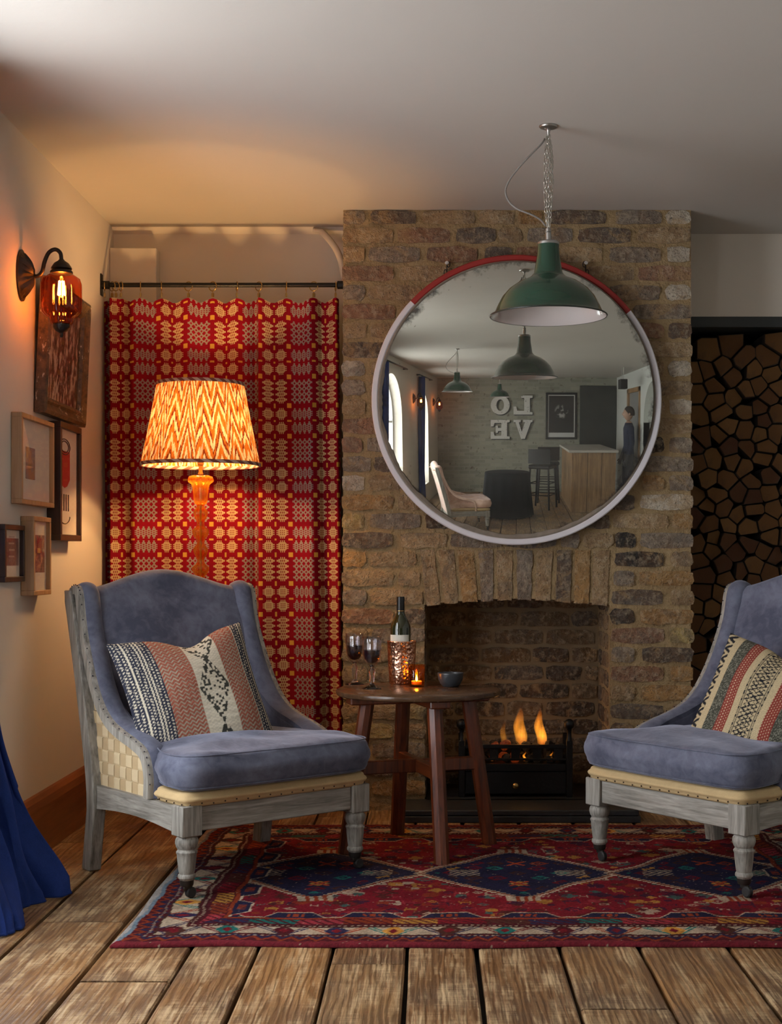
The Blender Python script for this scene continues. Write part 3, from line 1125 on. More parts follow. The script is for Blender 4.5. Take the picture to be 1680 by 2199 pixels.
# woven pattern, one face per thread crossing
RING4 = ["..##..", ".####.", "##..##", "##..##", ".####.", "..##.."]
A_ = np.zeros((26, 26), int)
for j in range(24):
    for i in range(24):
        A_[j + 1, i + 1] = RING4[j % 6][i % 6] == '#'
for k in range(4):
    for e in (0, 25):
        A_[e, 1 + k * 6 + 2:1 + k * 6 + 4] = 1
        A_[1 + k * 6 + 2:1 + k * 6 + 4, e] = 1
BB = ["....#.#.#....", "....#.#.#....", "...#######...", "..#########..", "####.#.#.####", "..#########..", "####.#.#.####", "..#########..", "####.#.#.####", "..#########..", "...#######...", "....#.#.#....", "....#.#.#...."]
BB = np.array([[c == '#' for c in r] for r in BB], int)
LOB = ["....#.#.#....", "..#########..", "####.#.#.####", "####.#.#.####", "..#########..", "....#.#.#...."]
AB = np.zeros((26, 13), int)
for j in range(26):
    AB[j] = [c == '#' for c in LOB[(j - 1) % 6]]
PER = 26 + 5 + 13 + 2 + 13 + 5
CELL = np.zeros((PER, PER), int)
pos = [(0, 26, 'A'), (31, 13, 'B'), (46, 13, 'B')]
for r0, rh, rk in pos:
    for c0, cw, ck in pos:
        if rk == 'A' and ck == 'A':
            CELL[r0:r0 + 26, c0:c0 + 26] = A_ * 2
        elif rk == 'A':
            CELL[r0:r0 + 26, c0:c0 + 13] = AB
        elif ck == 'A':
            CELL[r0:r0 + 13, c0:c0 + 26] = AB.T * 2
        else:
            CELL[r0:r0 + 13, c0:c0 + 13] = BB
for r0, rh in ((26, 5), (44, 2), (59, 5)):
    for c0, cw in ((26, 5), (44, 2), (59, 5)):
        CELL[r0:r0 + rh, c0:c0 + cw] = 3

RINGS_PX = [225, 241, 249, 260, 302, 347, 405, 457, 509, 556, 615, 674, 721]


def red_curtain():
    path = [(214, 0.055), (222, 0.060), (231, 0.066), (238, 0.062), (238, 0.030), (235, 0.004), (238, -0.010), (248, 0.004), (258, 0.016), (270, 0.010), (285, -0.010), (302, -0.004), (322, 0.004), (347, 0.010), (375, 0.001), (404, -0.008), (430, -0.004), (456, 0.006), (480, 0.012), (509, 0.004), (530, 0.006), (547, 0.020), (553, 0.006), (558, -0.016), (580, -0.006), (612, 0.008), (640, 0.0), (664, -0.016), (680, 0.000), (690, 0.018), (706, 0.008), (722, -0.010), (728, 0.012)]
    pts = spline([((p - CX) / SC_, d) for p, d in path], 12)
    pts = np.array(pts)
    seg = np.r_[0, np.cumsum(np.hypot(*np.diff(pts, axis=0).T))]
    cs = 0.00380
    cw = 0.00352
    nu = int(seg[-1] / cw)
    uu = np.arange(nu + 1) * cw
    px = np.interp(uu, seg, pts[:, 0])
    py = np.interp(uu, seg, pts[:, 1])
    ztop = W(0, 640, SC_).z
    nv = int((ztop - 0.03) / cs)
    ringx = np.array([(p - CX) / SC_ for p in RINGS_PX])
    vs = np.arange(nv + 1) / nv
    # scalloped top edge between the clips
    dist = np.min(np.abs(px[:, None] - ringx[None, :]), 1)
    sag = np.clip(dist / 0.045, 0, 1) ** 1.4 * 0.020
    amp = 1.0 + 0.9 * vs                                   # folds open out towards the hem
    U = np.broadcast_to(px[None, :], (nv + 1, nu + 1)).copy()
    U += (0.012 * vs[:, None]) * np.sin(px[None, :] * 9)
    U += 0.016 * vs[:, None] * np.clip((px[None, :] + 0.9) / 0.5, 0, 1)
    Yv = YCUR + py[None, :] * amp[:, None] + 0.006 * vs[:, None] * np.sin(px[None, :] * 21 + vs[:, None] * 3)
    Yv = np.minimum(Yv, YA - 0.01)
    Zv = (ztop - sag[None, :] * np.exp(-vs[:, None] * 9)) - vs[:, None] * (ztop - 0.03)
    P = np.stack([U, Yv, Zv], -1).reshape(-1, 3)
    ii = np.arange((nv + 1) * (nu + 1)).reshape(nv + 1, nu + 1)
    Q = np.stack([ii[:-1, :-1], ii[1:, :-1], ii[1:, 1:], ii[:-1, 1:]], -1).reshape(-1, 4)
    me = bpy.data.meshes.new('woven_curtain')
    me.from_pydata(P.tolist(), [], Q.tolist())
    # phase: a wide grey block is centred near px 310, a pale row just below the hem at the top
    u0 = np.interp((311 - CX) / SC_, px, uu)
    off = int(round(13 - u0 / cw))
    J, I = np.meshgrid(np.arange(nv), np.arange(nu), indexing='ij')
    idx = CELL[(J + 41) % PER, (I + off) % PER]
    for nm, c in (('woven_red', (0.170, 0.002, 0.010)), ('woven_cream', (0.43, 0.315, 0.165)), ('woven_grey', (0.215, 0.195, 0.18)), ('woven_gold', (0.46, 0.265, 0.04))):
        me.materials.append(m_cloth(nm, c, 900, 0.18))
    me.polygons.foreach_set('material_index', idx.ravel().astype(np.int32))
    me.polygons.foreach_set('use_smooth', [True] * len(me.polygons))
    o = bpy.data.objects.new('woven_curtain', me)
    COL.objects.link(o)
    return tag(o, 'red woven curtain with cream, grey and gold geometric blocks beside the chimney', 'curtain')


red_curtain()
ORD = ['first', 'second', 'third', 'fourth', 'fifth', 'sixth', 'seventh', 'eighth', 'ninth', 'tenth', 'eleventh', 'twelfth', 'thirteenth']
ring_root = None
for k, p in enumerate(RINGS_PX):
    x = (p - CX) / SC_
    if ring_root is None:
        ring_root = empty('curtain_ring')
        R_ = 0.0185
        mb = MB()
        mb.tube([(0, R_ * math.sin(2 * PI * q / 24), R_ * math.cos(2 * PI * q / 24) - R_ + 0.013) for q in range(24)], 0.0021, 6, closed=True)
        mb.build('hoop', M_BRASS, ring_root, smooth=True)
        mb = MB()
        mb.tube([(0, 0, -0.0245), (0, 0, -0.034)], 0.0016, 6)
        mb.box(-0.004, 0.004, -0.005, -0.001, -0.050, -0.033, 0.001)
        mb.box(-0.004, 0.004, 0.001, 0.005, -0.050, -0.033, 0.001)
        mb.build('clip', M_BRASS, ring_root)
        r = ring_root
    else:
        r = copy_tree(ring_root)
    r.location = (x, YCUR, ROD_Z)
    r.rotation_euler = (0, 0, (0.15, 0.9, 1.1, 0.6, 0.2, 0.15, 1.2, 1.1, 0.3, 0.9, 0.2, 1.2, 0.2)[k])
    tag(r, 'small brass curtain ring with clip, %s from the left wall' % ORD[k], 'curtain ring', 'brass rings on the curtain rod')

# ================================================================== standard lamp behind the armchair
LS = 560.0
lamp = empty('standard_lamp', (*W(431, 1000, LS).xy, 0))
tag(lamp, 'glowing amber glass column lamp with pleated orange zigzag shade behind armchair', 'lamp')
lz = lambda py: W(0, py, LS).z


def m_shade():
    t = NT('pleated_ikat_silk')
    c = t.n('VertexColor', _p={'layer_name': 'weave'})
    h = t.noise(t.obj, 500, 2)
    nb = t.bump(h, 0.15, 0.002)
    d = t.n('BsdfDiffuse', Color=c, Normal=nb)
    tr = t.n('BsdfTranslucent', Color=c, Normal=nb)
    return t.done(t.n('MixShader', _0=0.115, _1=d, _2=tr))


def lamp_shade():
    n, m = 900, 90
    zb, zt = lz(998), lz(826)
    rb, rt = 126.5 / LS, 92.0 / LS
    A = np.arange(n) / n
    th = A * 2 * PI
    T = np.linspace(0, 1, m)
    rs = np.random.RandomState(5)
    # pleats: 105 narrow folds of uneven width
    np_ = 105
    ph = np.cumsum(rs.uniform(0.7, 1.3, np_))
    ph = np.r_[0, ph] / ph[-1]
    pl = np.interp(A, ph, np.arange(np_ + 1))
    fr = pl - np.floor(pl)
    saw = np.where(fr < 0.72, fr / 0.72, (1 - fr) / 0.28)
    jit = rs.uniform(-1, 1, np_ + 1)[np.floor(pl).astype(int)]
    R = rb + (rt - rb) * T
    rad = R[:, None] * (1 - 0.010 * np.sin(T * PI)[:, None]) + (saw[None, :] - 0.5) * 0.0042
    P = np.stack([rad * np.cos(th)[None, :], rad * np.sin(th)[None, :], np.broadcast_to((zb + (zt - zb) * T)[:, None], (m, n))], -1).reshape(-1, 3)
    ii = np.arange(m * n).reshape(m, n)
    jj = np.roll(ii, -1, 1)
    Q = np.stack([ii[:-1], jj[:-1], jj[1:], ii[1:]], -1).reshape(-1, 4)
    me = bpy.data.meshes.new('shade')
    me.from_pydata(P.tolist(), [], Q.tolist())
    # ikat chevrons gathered into the pleats: flame-like zigzags in cream, orange, rust
    nz = 21
    zz = A * nz
    zi = np.floor(zz).astype(int)
    amp = rs.uniform(1.2, 2.2, nz + 1)[zi]
    tri = np.abs((zz % 1) - 0.5) * 2
    v = T[:, None] * 4.0 + (tri * amp)[None, :] + jit[None, :] * 0.32 + 0.10 * np.sin(T * 9)[:, None] * np.sin(A * 40)[None, :]
    v += rs.uniform(-0.06, 0.06, (1, n))
    ph = (v % 1.0)
    cream, orange, rust, mauve = np.array((0.95, 0.76, 0.42)), np.array((0.66, 0.19, 0.022)), np.array((0.24, 0.040, 0.012)), np.array((0.78, 0.52, 0.32))
    band = np.floor(v).astype(int)
    C = np.empty((m, n, 3))
    C[:] = orange
    C[ph < 0.40] = cream
    C[(ph >= 0.40) & (ph < 0.66) & ((band + zi[None, :]) % 2 == 0)] = rust
    C[(ph > 0.86) & (band % 2 == 1)] = rust
    C[(ph < 0.42) & (jit[None, :] > 0.55) & (band % 2 == 1)] = mauve
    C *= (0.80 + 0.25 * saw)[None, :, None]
    C *= rs.uniform(0.92, 1.06, (m, n, 1))
    vcol(me, np.clip(C.reshape(-1, 3), 0, 1))
    me.materials.append(m_shade())
    me.polygons.foreach_set('use_smooth', [True] * len(me.polygons))
    o = bpy.data.objects.new('shade', me)
    COL.objects.link(o)
    o.parent = lamp
    # bias-bound trims, striped mauve and brown
    t = NT('striped_binding')
    ang = t.n('TexCoord', 3)
    sx = t.n('SeparateXYZ', 0, Vector=ang)
    sy = t.n('SeparateXYZ', 1, Vector=ang)
    a = t.math('MULTIPLY', t.math('ARCTAN2', sy, sx), 26 / (2 * PI))
    st = t.ramp(t.math('FRACT', t.math('ADD', a, t.math('MULTIPLY', t.n('SeparateXYZ', 2, Vector=ang), 35.0))), [(0.0, (0.16, 0.045, 0.03)), (0.5, (0.42, 0.30, 0.24))], 'CONSTANT')
    mt = t.done(t.bsdf(Base_Color=st, Roughness=0.9))
    for z, r in ((zb, rb), (zt, rt)):
        mb = MB()
        mb.lathe([(r + 0.0035, -0.006), (r + 0.0042, 0.0), (r + 0.003, 0.007), (r - 0.004, 0.007), (r - 0.004, -0.006), (r + 0.0035, -0.006)], 96, (0, 0, z), cap=False)
        mb.build('binding', mt, lamp, smooth=True)
    return zb, zt


zb, zt = lamp_shade()
bulb_z = zb + 0.125
GL = []


def px_prof(seq):
    return [(r / LS, lz(y)) for y, r in seq]


prof = [(1083, 12), (1075, 14.5), (1063, 15.5), (1048, 17), (1041, 19), (1038, 22), (1035, 26.5), (1030, 27.5), (1024, 25), (1021, 17), (1020, 6)]
column = [(1083, 9)]
yy = 1088
k = 0
low = []
while lz(yy) > 0.14:
    rr_ = 15.2 if k % 2 == 0 else 17.6
    low += [(yy, 8), (yy + 4, 10.5), (yy + 10, rr_), (yy + 15, rr_ * 1.0), (yy + 22, rr_ * 0.86), (yy + 29, 9.5), (yy + 34, 7.5)]
    yy += 40
    k += 1
fl = lambda a, q: 0.035 * math.cos(a * 18)
t = NT('amber_glass')
fc = t.n('LayerWeight', 1, Blend=0.5)
fr = t.math('ADD', 0.05, t.math('MULTIPLY', t.math('POWER', fc, 4.0), 0.7))
body = t.n('MixShader', _0=t.math('ADD', 0.18, t.math('MULTIPLY', fc, 0.35)), _1=t.n('BsdfTransparent', Color=(0.97, 0.66, 0.25, 1)), _2=t.n('BsdfTranslucent', Color=(1.0, 0.42, 0.06, 1)))
M_AMBER = t.done(t.n('MixShader', _0=fr, _1=body, _2=t.n('BsdfGlossy', Color=(1.0, 0.85, 0.6, 1), Roughness=0.06)))
mb = MB()
mb.lathe(px_prof(list(reversed(low)) + [(1083, 9)]), 72, flute=fl)
mb.build('glass_column', M_AMBER, lamp, smooth=True)
mb = MB()
mb.lathe(px_prof(prof), 72, flute=lambda a, q: 0.03 * math.cos(a * 14))
mb.build('glass_cup', M_AMBER, lamp, smooth=True)
mb = MB()
mb.tube([(0, 0, 0.13), (0, 0, bulb_z - 0.09)], 0.0042, 12)
mb.lathe([(0.010, lz(1019)), (0.010, lz(1016)), (0.0075, lz(1014)), (0.0075, lz(1000)), (0.012, lz(998)), (0.012, lz(985)), (0.015, bulb_z - 0.085), (0.015, bulb_z - 0.045)], 20)
mb.build('brass_stem', M_BRASS, lamp, smooth='auto')
mb = MB()
mb.lathe([(0.13, 0.0), (0.13, 0.015), (0.12, 0.022), (0.07, 0.035), (0.035, 0.07), (0.02, 0.10), (0.018, 0.14)], 40)
mb.build('base', M_BRASS, lamp, smooth='auto')
mb = MB()
for a in range(3):
    q = a * 2 * PI / 3 + 0.4
    mb.tube([(0.012 * math.cos(q), 0.012 * math.sin(q), bulb_z - 0.06), (0.16 * math.cos(q), 0.16 * math.sin(q), zt - 0.008)], 0.0016, 6)
mb.build('shade_carrier', M_BRASS, lamp)
mb = MB()
mb.sphere((0, 0, bulb_z), 0.029, 20, 12)
mb.build('bulb', m_emit('lamp_bulb', (1.0, 0.62, 0.25), 20.0), lamp, smooth=True)
LAMP_W = 44.0
point_light('lamp_light', (0, 0, bulb_z + 0.035), LAMP_W * 0.5, WARM, 0.03, lamp)
point_light('lamp_light', (0, 0, bulb_z - 0.035), LAMP_W * 0.5, WARM, 0.03, lamp)

# ================================================================== wall sconce
def sconce(loc, rotz, label, power):
    """Local frame: wall at x = 0, lamp towards +x."""
    r = empty('wall_sconce', loc, rotz)
    tag(r, label, 'wall light', 'amber glass wall lights')
    mb = MB()

    def plate(u, v):
        a = u * 2 * PI
        q = v
        rx = (1 - q) ** 0.8
        orn = 1 + 0.05 * math.cos(a * 8) * (q > 0.1)
        return (0.004 + 0.040 * math.sin(q * PI / 2) ** 1.2 + 0.004 * math.cos(a * 16) * math.sin(q * PI), 0.054 * rx * math.sin(a) * orn, 0.082 * rx * math.cos(a) * orn)
    mb.grid(plate, 64, 12, closeu=True)
    mb.lathe([(0.056, 0.0), (0.056, 0.006)], 40, M=Matrix.Diagonal((1, 1, 1.52, 1)) @ Matrix.Rotation(PI / 2, 4, 'Y'))
    mb.build('backplate', M_IRONB, r, smooth='auto')
    mb = MB()
    pth = spline([(0.040, 0, -0.002), (0.056, 0, -0.002), (0.070, 0, 0.012), (0.078, 0, 0.045), (0.092, 0, 0.075), (0.113, 0, 0.086), (0.130, 0, 0.074), (0.134, 0, 0.048)], 5)
    mb.tube(pth, 0.0068, 12)
    mb.build('arm', M_IRONB, r, smooth=True)
    cx = 0.134
    mb = MB()
    mb.lathe([(0.008, 0.053), (0.012, 0.048), (0.024, 0.040), (0.033, 0.026), (0.034, 0.022), (0.030, 0.020), (0.037, 0.012), (0.037, 0.006), (0.030, 0.004)], 36, (cx, 0, 0))
    mb.build('cap', M_IRONB, r, smooth='auto')
    fl = lambda a, q: 0.035 * abs(math.cos(a * 8)) - 0.02
    mb = MB()
    mb.lathe([(0.034, 0.006), (0.046, -0.002), (0.060, -0.012), (0.065, -0.028), (0.0655, -0.06), (0.0655, -0.105), (0.063, -0.122), (0.052, -0.134), (0.040, -0.139), (0.038, -0.146), (0.036, -0.156), (0.030, -0.164)], 96, (cx, 0, 0), flute=fl, cap=False)
    mb.build('glass_globe', M_AMBERTHIN, r, smooth=True)
    mb = MB()
    mb.lathe([(0.031, -0.160), (0.029, -0.172), (0.018, -0.184), (0.007, -0.190), (0.006, -0.194), (0.0075, -0.198), (0.004, -0.204), (0.0001, -0.205)], 28, (cx, 0, 0))
    mb.build('finial', M_IRONB, r, smooth='auto')
    mb = MB()
    mb.lathe([(0.011, 0.0), (0.013, -0.012), (0.020, -0.03), (0.024, -0.05), (0.021, -0.066), (0.012, -0.078), (0.0001, -0.082)], 20, (cx, 0, 0))
    mb.build('bulb', m_thin_glass('clear_bulb', (1, 0.95, 0.85)), r, smooth=True)
    mb = MB()
    for k in range(6):
        q = k * PI / 3
        mb.tube([(cx + 0.008 * math.cos(q), 0.008 * math.sin(q), -0.018), (cx + 0.012 * math.cos(q + .5), 0.012 * math.sin(q + .5), -0.066)], 0.0017, 5)
    mb.build('filament', m_emit('glowing_filament', (1.0, 0.55, 0.16), 260.0), r)
    point_light('sconce_light', (cx, 0, -0.045), power, (1.0, 0.78, 0.50), 0.012, r)
    return r


M_IRONB = simple('dark_bronze', (0.035, 0.027, 0.022), 0.4, 0.7, 0.5, 70)
M_AMBERTHIN = m_thin_glass('amber_red_glass', (0.80, 0.29, 0.08), 0.02, 0.8)
SCZ = 1.950
sconce((XL, 4.61, SCZ), 0.0, 'lit amber ribbed glass wall light on the left wall above the pictures', 1.7)

# ================================================================== framed pictures on the left wall
M_OAKF = m_wood('pale_oak_frame', (0.36, 0.20, 0.09), (0.52, 0.31, 0.15), 0.8, 0.5, 2)
M_DARKF = m_wood('dark_stained_frame', (0.022, 0.012, 0.009), (0.055, 0.026, 0.016), 0.8, 0.4, 2)
M_PGLASS = m_thin_glass('picture_glass', (0.97, 0.97, 0.97), 0.01, 0.55)
M_MOUNT = m_cloth('cream_mount', (0.70, 0.62, 0.52), 300, 0.05)


def picture(y0, y1, z0, z1, t, fw, mat, label, art):
    """Box frame on the left wall; local frame: x out of the wall, y along it, z up, origin at the bottom middle."""
    r = empty('picture_frame', (XL, (y0 + y1) / 2, z0))
    w, h = (y1 - y0) / 2, z1 - z0
    tag(r, label, 'picture', 'framed pictures on the left wall')
    mb = MB()
    mb.box(0.001, t, -w, w, 0, fw, 0.0015)
    mb.box(0.001, t, -w, w, h - fw, h, 0.0015)
    mb.box(0.001, t, -w, -w + fw, fw, h - fw, 0.0015)
    mb.box(0.001, t, w - fw, w, fw, h - fw, 0.0015)
    mb.build('moulding', mat, r)
    MB().box(0.002, t - 0.014, -w + fw - 0.002, w - fw + 0.002, fw - 0.002, h - fw + 0.002).build('mount', M_MOUNT, r)
    art(r, t - 0.0135, w - fw, fw, h - fw)
    g = MB()
    g.add([(t - 0.006, -w + fw, fw), (t - 0.006, w - fw, fw), (t - 0.006, w - fw, h - fw), (t - 0.006, -w + fw, h - fw)], [(0, 1, 2, 3)])
    g.build('glazing', M_PGLASS, r)
    return r


def panel(name, r, x, y0, y1, z0, z1, mat):
    mb = MB()
    mb.box(x - 0.001, x + 0.0008, y0, y1, z0, z1)
    return mb.build(name, mat, r)


def m_photo(name, stops, scale=9.0, vertical=0.0):
    t = NT(name)
    n = t.noise(t.obj, scale, 6, 0.65)
    if vertical:
        n = t.math('ADD', n, t.math('MULTIPLY', t.n('SeparateXYZ', 2, Vector=t.obj), vertical))
    return t.done(t.bsdf(Base_Color=t.ramp(n, stops), Roughness=0.5))


def art_land(r, x, w, z0, z1):
    panel('print', r, x, -0.105, 0.00, z0 + 0.07, z0 + 0.175, m_photo('small_landscape_print', [(0.35, (0.13, 0.075, 0.04)), (0.5, (0.30, 0.17, 0.09)), (0.62, (0.20, 0.17, 0.19))], 14, 0.6))


def art_can(r, x, w, z0, z1):
    zc = z0 + (z1 - z0) * 0.44
    yc = -0.045
    red = simple('printed_red', (0.50, 0.02, 0.025), 0.6)
    ink = simple('printed_ink', (0.04, 0.03, 0.03), 0.6)
    mb = MB()
    poly = [(yc - 0.07, z0 + 0.215), (yc - 0.07, z0 + 0.30), (yc + 0.07, z0 + 0.30), (yc + 0.07, z0 + 0.20), (yc + 0.035, z0 + 0.175), (yc, z0 + 0.168), (yc - 0.035, z0 + 0.175)]
    mb.prism(poly, lambda a, b: (x + 0.001, a, b), lambda a, b: (x - 0.001, a, b))
    mb.build('red_label', red, r)
    mb = MB()
    for zz, ry, rz in ((z0 + 0.315, 0.07, 0.028), (z0 + 0.315, 0.05, 0.02)):
        MB().tube([(x + 0.001, yc + ry * math.cos(q * PI / 12), zz + rz * math.sin(q * PI / 12)) for q in range(24)], 0.0018, 5, closed=True).build('rim_line', ink, r)
    mb.tube([(x + 0.001, yc + 0.07 * math.cos(PI + q * PI / 12), z0 + 0.065 + 0.026 * math.sin(PI + q * PI / 12)) for q in range(13)], 0.0018, 5)
    mb.build('base_line', ink, r)
    for k in range(4):
        y = yc - 0.045 + k * 0.03
        MB().box(x, x + 0.0012, y, y + 0.012, z0 + 0.085, z0 + 0.145).build('printed_bar', ink, r)


def art_poster(r, x, w, z0, z1):
    panel('print', r, x, -w + 0.022, w - 0.022, z0 + 0.06, z1 - 0.045, m_photo('dark_poster', [(0.38, (0.05, 0.02, 0.03)), (0.5, (0.16, 0.06, 0.07)), (0.6, (0.36, 0.16, 0.13)), (0.68, (0.55, 0.42, 0.30))], 26))
    panel('gold_square', r, x + 0.001, -0.02, 0.012, z0 + 0.125, z0 + 0.142, simple('gold_ink', (0.7, 0.42, 0.1), 0.6))
    mb = MB()
    for k in range(3):
        y = -0.018 + k * 0.02
        mb.tube([(x + 0.0015, y - 0.006, z0 + 0.125), (x + 0.0015, y - 0.006, z0 + 0.165), (x + 0.0015, y, z0 + 0.18), (x + 0.0015, y + 0.006, z0 + 0.165), (x + 0.0015, y + 0.006, z0 + 0.125)], 0.0012, 5)
    mb.build('arch_lines', simple('red_ink', (0.55, 0.08, 0.06), 0.6), r)


def art_small(r, x, w, z0, z1):
    panel('print', r, x, -w + 0.012, w - 0.012, z0 + 0.035, z1 - 0.026, m_photo('brown_card', [(0.40, (0.16, 0.06, 0.055)), (0.55, (0.30, 0.15, 0.12)), (0.66, (0.38, 0.25, 0.20))], 12))
    mb = MB()
    for k in range(4):
        zz = z0 + 0.062 + k * 0.021
        for q in range(4):
            y = -0.028 + q * 0.015 + (k % 2) * 0.004
            mb.box(x + 0.001, x + 0.0016, y, y + 0.010, zz, zz + 0.005)
    mb.build('printed_lines', simple('pale_ink', (0.55, 0.42, 0.34), 0.7), r)


picture(4.498, 4.886, 1.193, 1.489, 0.036, 0.016, M_OAKF, 'pale oak frame with a small landscape print in a wide cream mount', art_land)
picture(4.915, 5.210, 1.080, 1.501, 0.050, 0.022, M_DARKF, 'tall dark frame holding a red and cream can print', art_can)
picture(4.374, 4.589, 0.941, 1.124, 0.020, 0.017, M_DARKF, 'small dark frame with brown lettered card, lowest by the left edge', art_small)
picture(4.603, 4.812, 0.893, 1.156, 0.045, 0.016, M_OAKF, 'narrow pale oak frame with a dark red poster, below the others', art_poster)


def old_picture():
    r = empty('picture_frame', (XL + 0.004, 5.03, 1.515))
    r.rotation_euler = (0, math.radians(2.6), 0)
    tag(r, 'old chipped brown frame with a faded team photograph under the wall light', 'picture', 'framed pictures on the left wall')
    w, h, t, fw = 0.28, 0.465, 0.034, 0.062
    old = NT('worn_gilt_brown')
    n = old.noise(old.obj, 40, 5, 0.7)
    n2 = old.noise(old.map(old.obj, (1, 0.3, 0.3)), 55, 4, 0.7)
    c = old.mix(old.ramp(n2, [(0.60, 0.0), (0.66, 0.9)]), old.ramp(n, [(0.35, (0.035, 0.022, 0.012)), (0.65, (0.13, 0.075, 0.032))]), (0.62, 0.55, 0.45))
    mo = old.done(old.bsdf(Base_Color=c, Roughness=0.45, Normal=old.bump(n, 0.4, 0.004)))
    mb = MB()
    for a0, a1 in (((-w, 0), (w, 0)), ((w, 0), (w, h)), ((w, h), (-w, h)), ((-w, h), (-w, 0))):
        d = Vector((a1[0] - a0[0], a1[1] - a0[1])).normalized()
        nrm = Vector((-d.y, d.x))
        sec = [(0, 0.0), (0, t), (0.012, t + 0.006), (0.020, t), (0.038, t - 0.010), (0.046, t - 0.004), (0.054, t - 0.006), (fw, t - 0.018), (fw, 0.0)]
        v = []
        for end, sg in ((a0, 1), (a1, -1)):
            for i, x in sec:
                p = Vector(end) + nrm * i + d * sg * i
                v.append((x, p.x, p.y))
        m = len(sec)
        mb.add(v, [(i, i + 1, m + i + 1, m + i) for i in range(m - 1)])
    mb.build('moulding', mo, r)
    t_ = NT('faded_photograph')
    n = t_.noise(t_.map(t_.obj, (1, 1.0, 0.45)), 34, 5, 0.6)
    c = t_.ramp(n, [(0.42, (0.05, 0.022, 0.018)), (0.52, (0.15, 0.06, 0.045)), (0.56, (0.42, 0.33, 0.27)), (0.7, (0.50, 0.40, 0.33))])
    panel('photograph', r, 0.012, -w + fw - 0.005, w - fw + 0.005, fw - 0.005, h - fw + 0.005, t_.done(t_.bsdf(Base_Color=c, Roughness=0.4)))
    g = MB()
    g.add([(0.0155, -w + fw, fw), (0.0155, w - fw, fw), (0.0155, w - fw, h - fw), (0.0155, -w + fw, h - fw)], [(0, 1, 2, 3)])
    g.build('glazing', M_PGLASS, r)


old_picture()

# ================================================================== round convex mirror
MR = 0.577
mirror = empty('round_mirror', (MCX, 5.55, MCZ))
tag(mirror, 'large round convex mirror in a worn white and red frame on brick', 'mirror')
TILT, YAW, RC = 0.040, -0.030, 7.25
mirror.rotation_euler = (0, 0, 0)


def ringpt(r, a, y):
    return (r * math.sin(a), y, r * math.cos(a))


def rim_sector(a0, a1, nm, mat):
    mb = MB()
    n = max(8, int(abs(a1 - a0) / 0.05))
    sec = [(MR - 0.004, 0.060), (MR, 0.050), (MR, 0.004), (MR - 0.004, 0.0), (MR - 0.020, 0.0), (MR - 0.024, 0.004), (MR - 0.024, 0.06)]
    v = []
    for i in range(n + 1):
        a = a0 + (a1 - a0) * i / n
        v += [ringpt(r, a, y) for r, y in sec]
    m = len(sec)
    mb.add(v, [(i * m + k, i * m + (k + 1) % m, (i + 1) * m + (k + 1) % m, (i + 1) * m + k) for i in range(n) for k in range(m)] + [tuple(range(m)), tuple(n * m + k for k in range(m))])
    return mb.build(nm, mat, mirror, smooth='auto')


def m_worn(name, col, chip, lo=0.62):
    t = NT(name)
    n = t.noise(t.pos, 26, 6, 0.7)
    c = t.mix(t.ramp(n, [(lo, 0.0), (lo + 0.06, 1.0)]), col, chip)
    return t.done(t.bsdf(Base_Color=c, Roughness=0.5, Normal=t.bump(n, 0.2, 0.003)))


M_MWHITE = m_worn('worn_white_paint', (0.66, 0.65, 0.69), (0.40, 0.36, 0.33), 0.70)
M_MRED = m_worn('worn_red_paint', (0.30, 0.018, 0.014), (0.20, 0.03, 0.025), 0.66)
a_l, a_r = -math.radians(47), math.radians(52)
rim_sector(a_l, a_r, 'red_rim', M_MRED)
rim_sector(a_r, 2 * PI + a_l, 'white_rim', M_MWHITE)
mb = MB()                                                   # perished rubber seal between rim and glass
n = 240
v = []
rs = random.Random(4)
for i in range(n):
    a = 2 * PI * i / n
    ji = 0.0035 * math.sin(a * 9 + 1) * math.sin(a * 23) + rs.uniform(-0.0015, 0.0015)
    v += [ringpt(MR - 0.022, a, 0.004), ringpt(MR - 0.030, a, 0.001), ringpt(MR - 0.041 + ji, a, 0.006), ringpt(MR - 0.0425 + ji, a, 0.03)]
mb.add(v, [(i * 4 + k, i * 4 + k + 1, ((i + 1) % n) * 4 + k + 1, ((i + 1) % n) * 4 + k) for i in range(n) for k in range(3)])
mb.build('perished_seal', simple('perished_rubber', (0.20, 0.17, 0.135), 0.85, 0, 0.9, 60, 0.4, 25), mirror, smooth='auto')


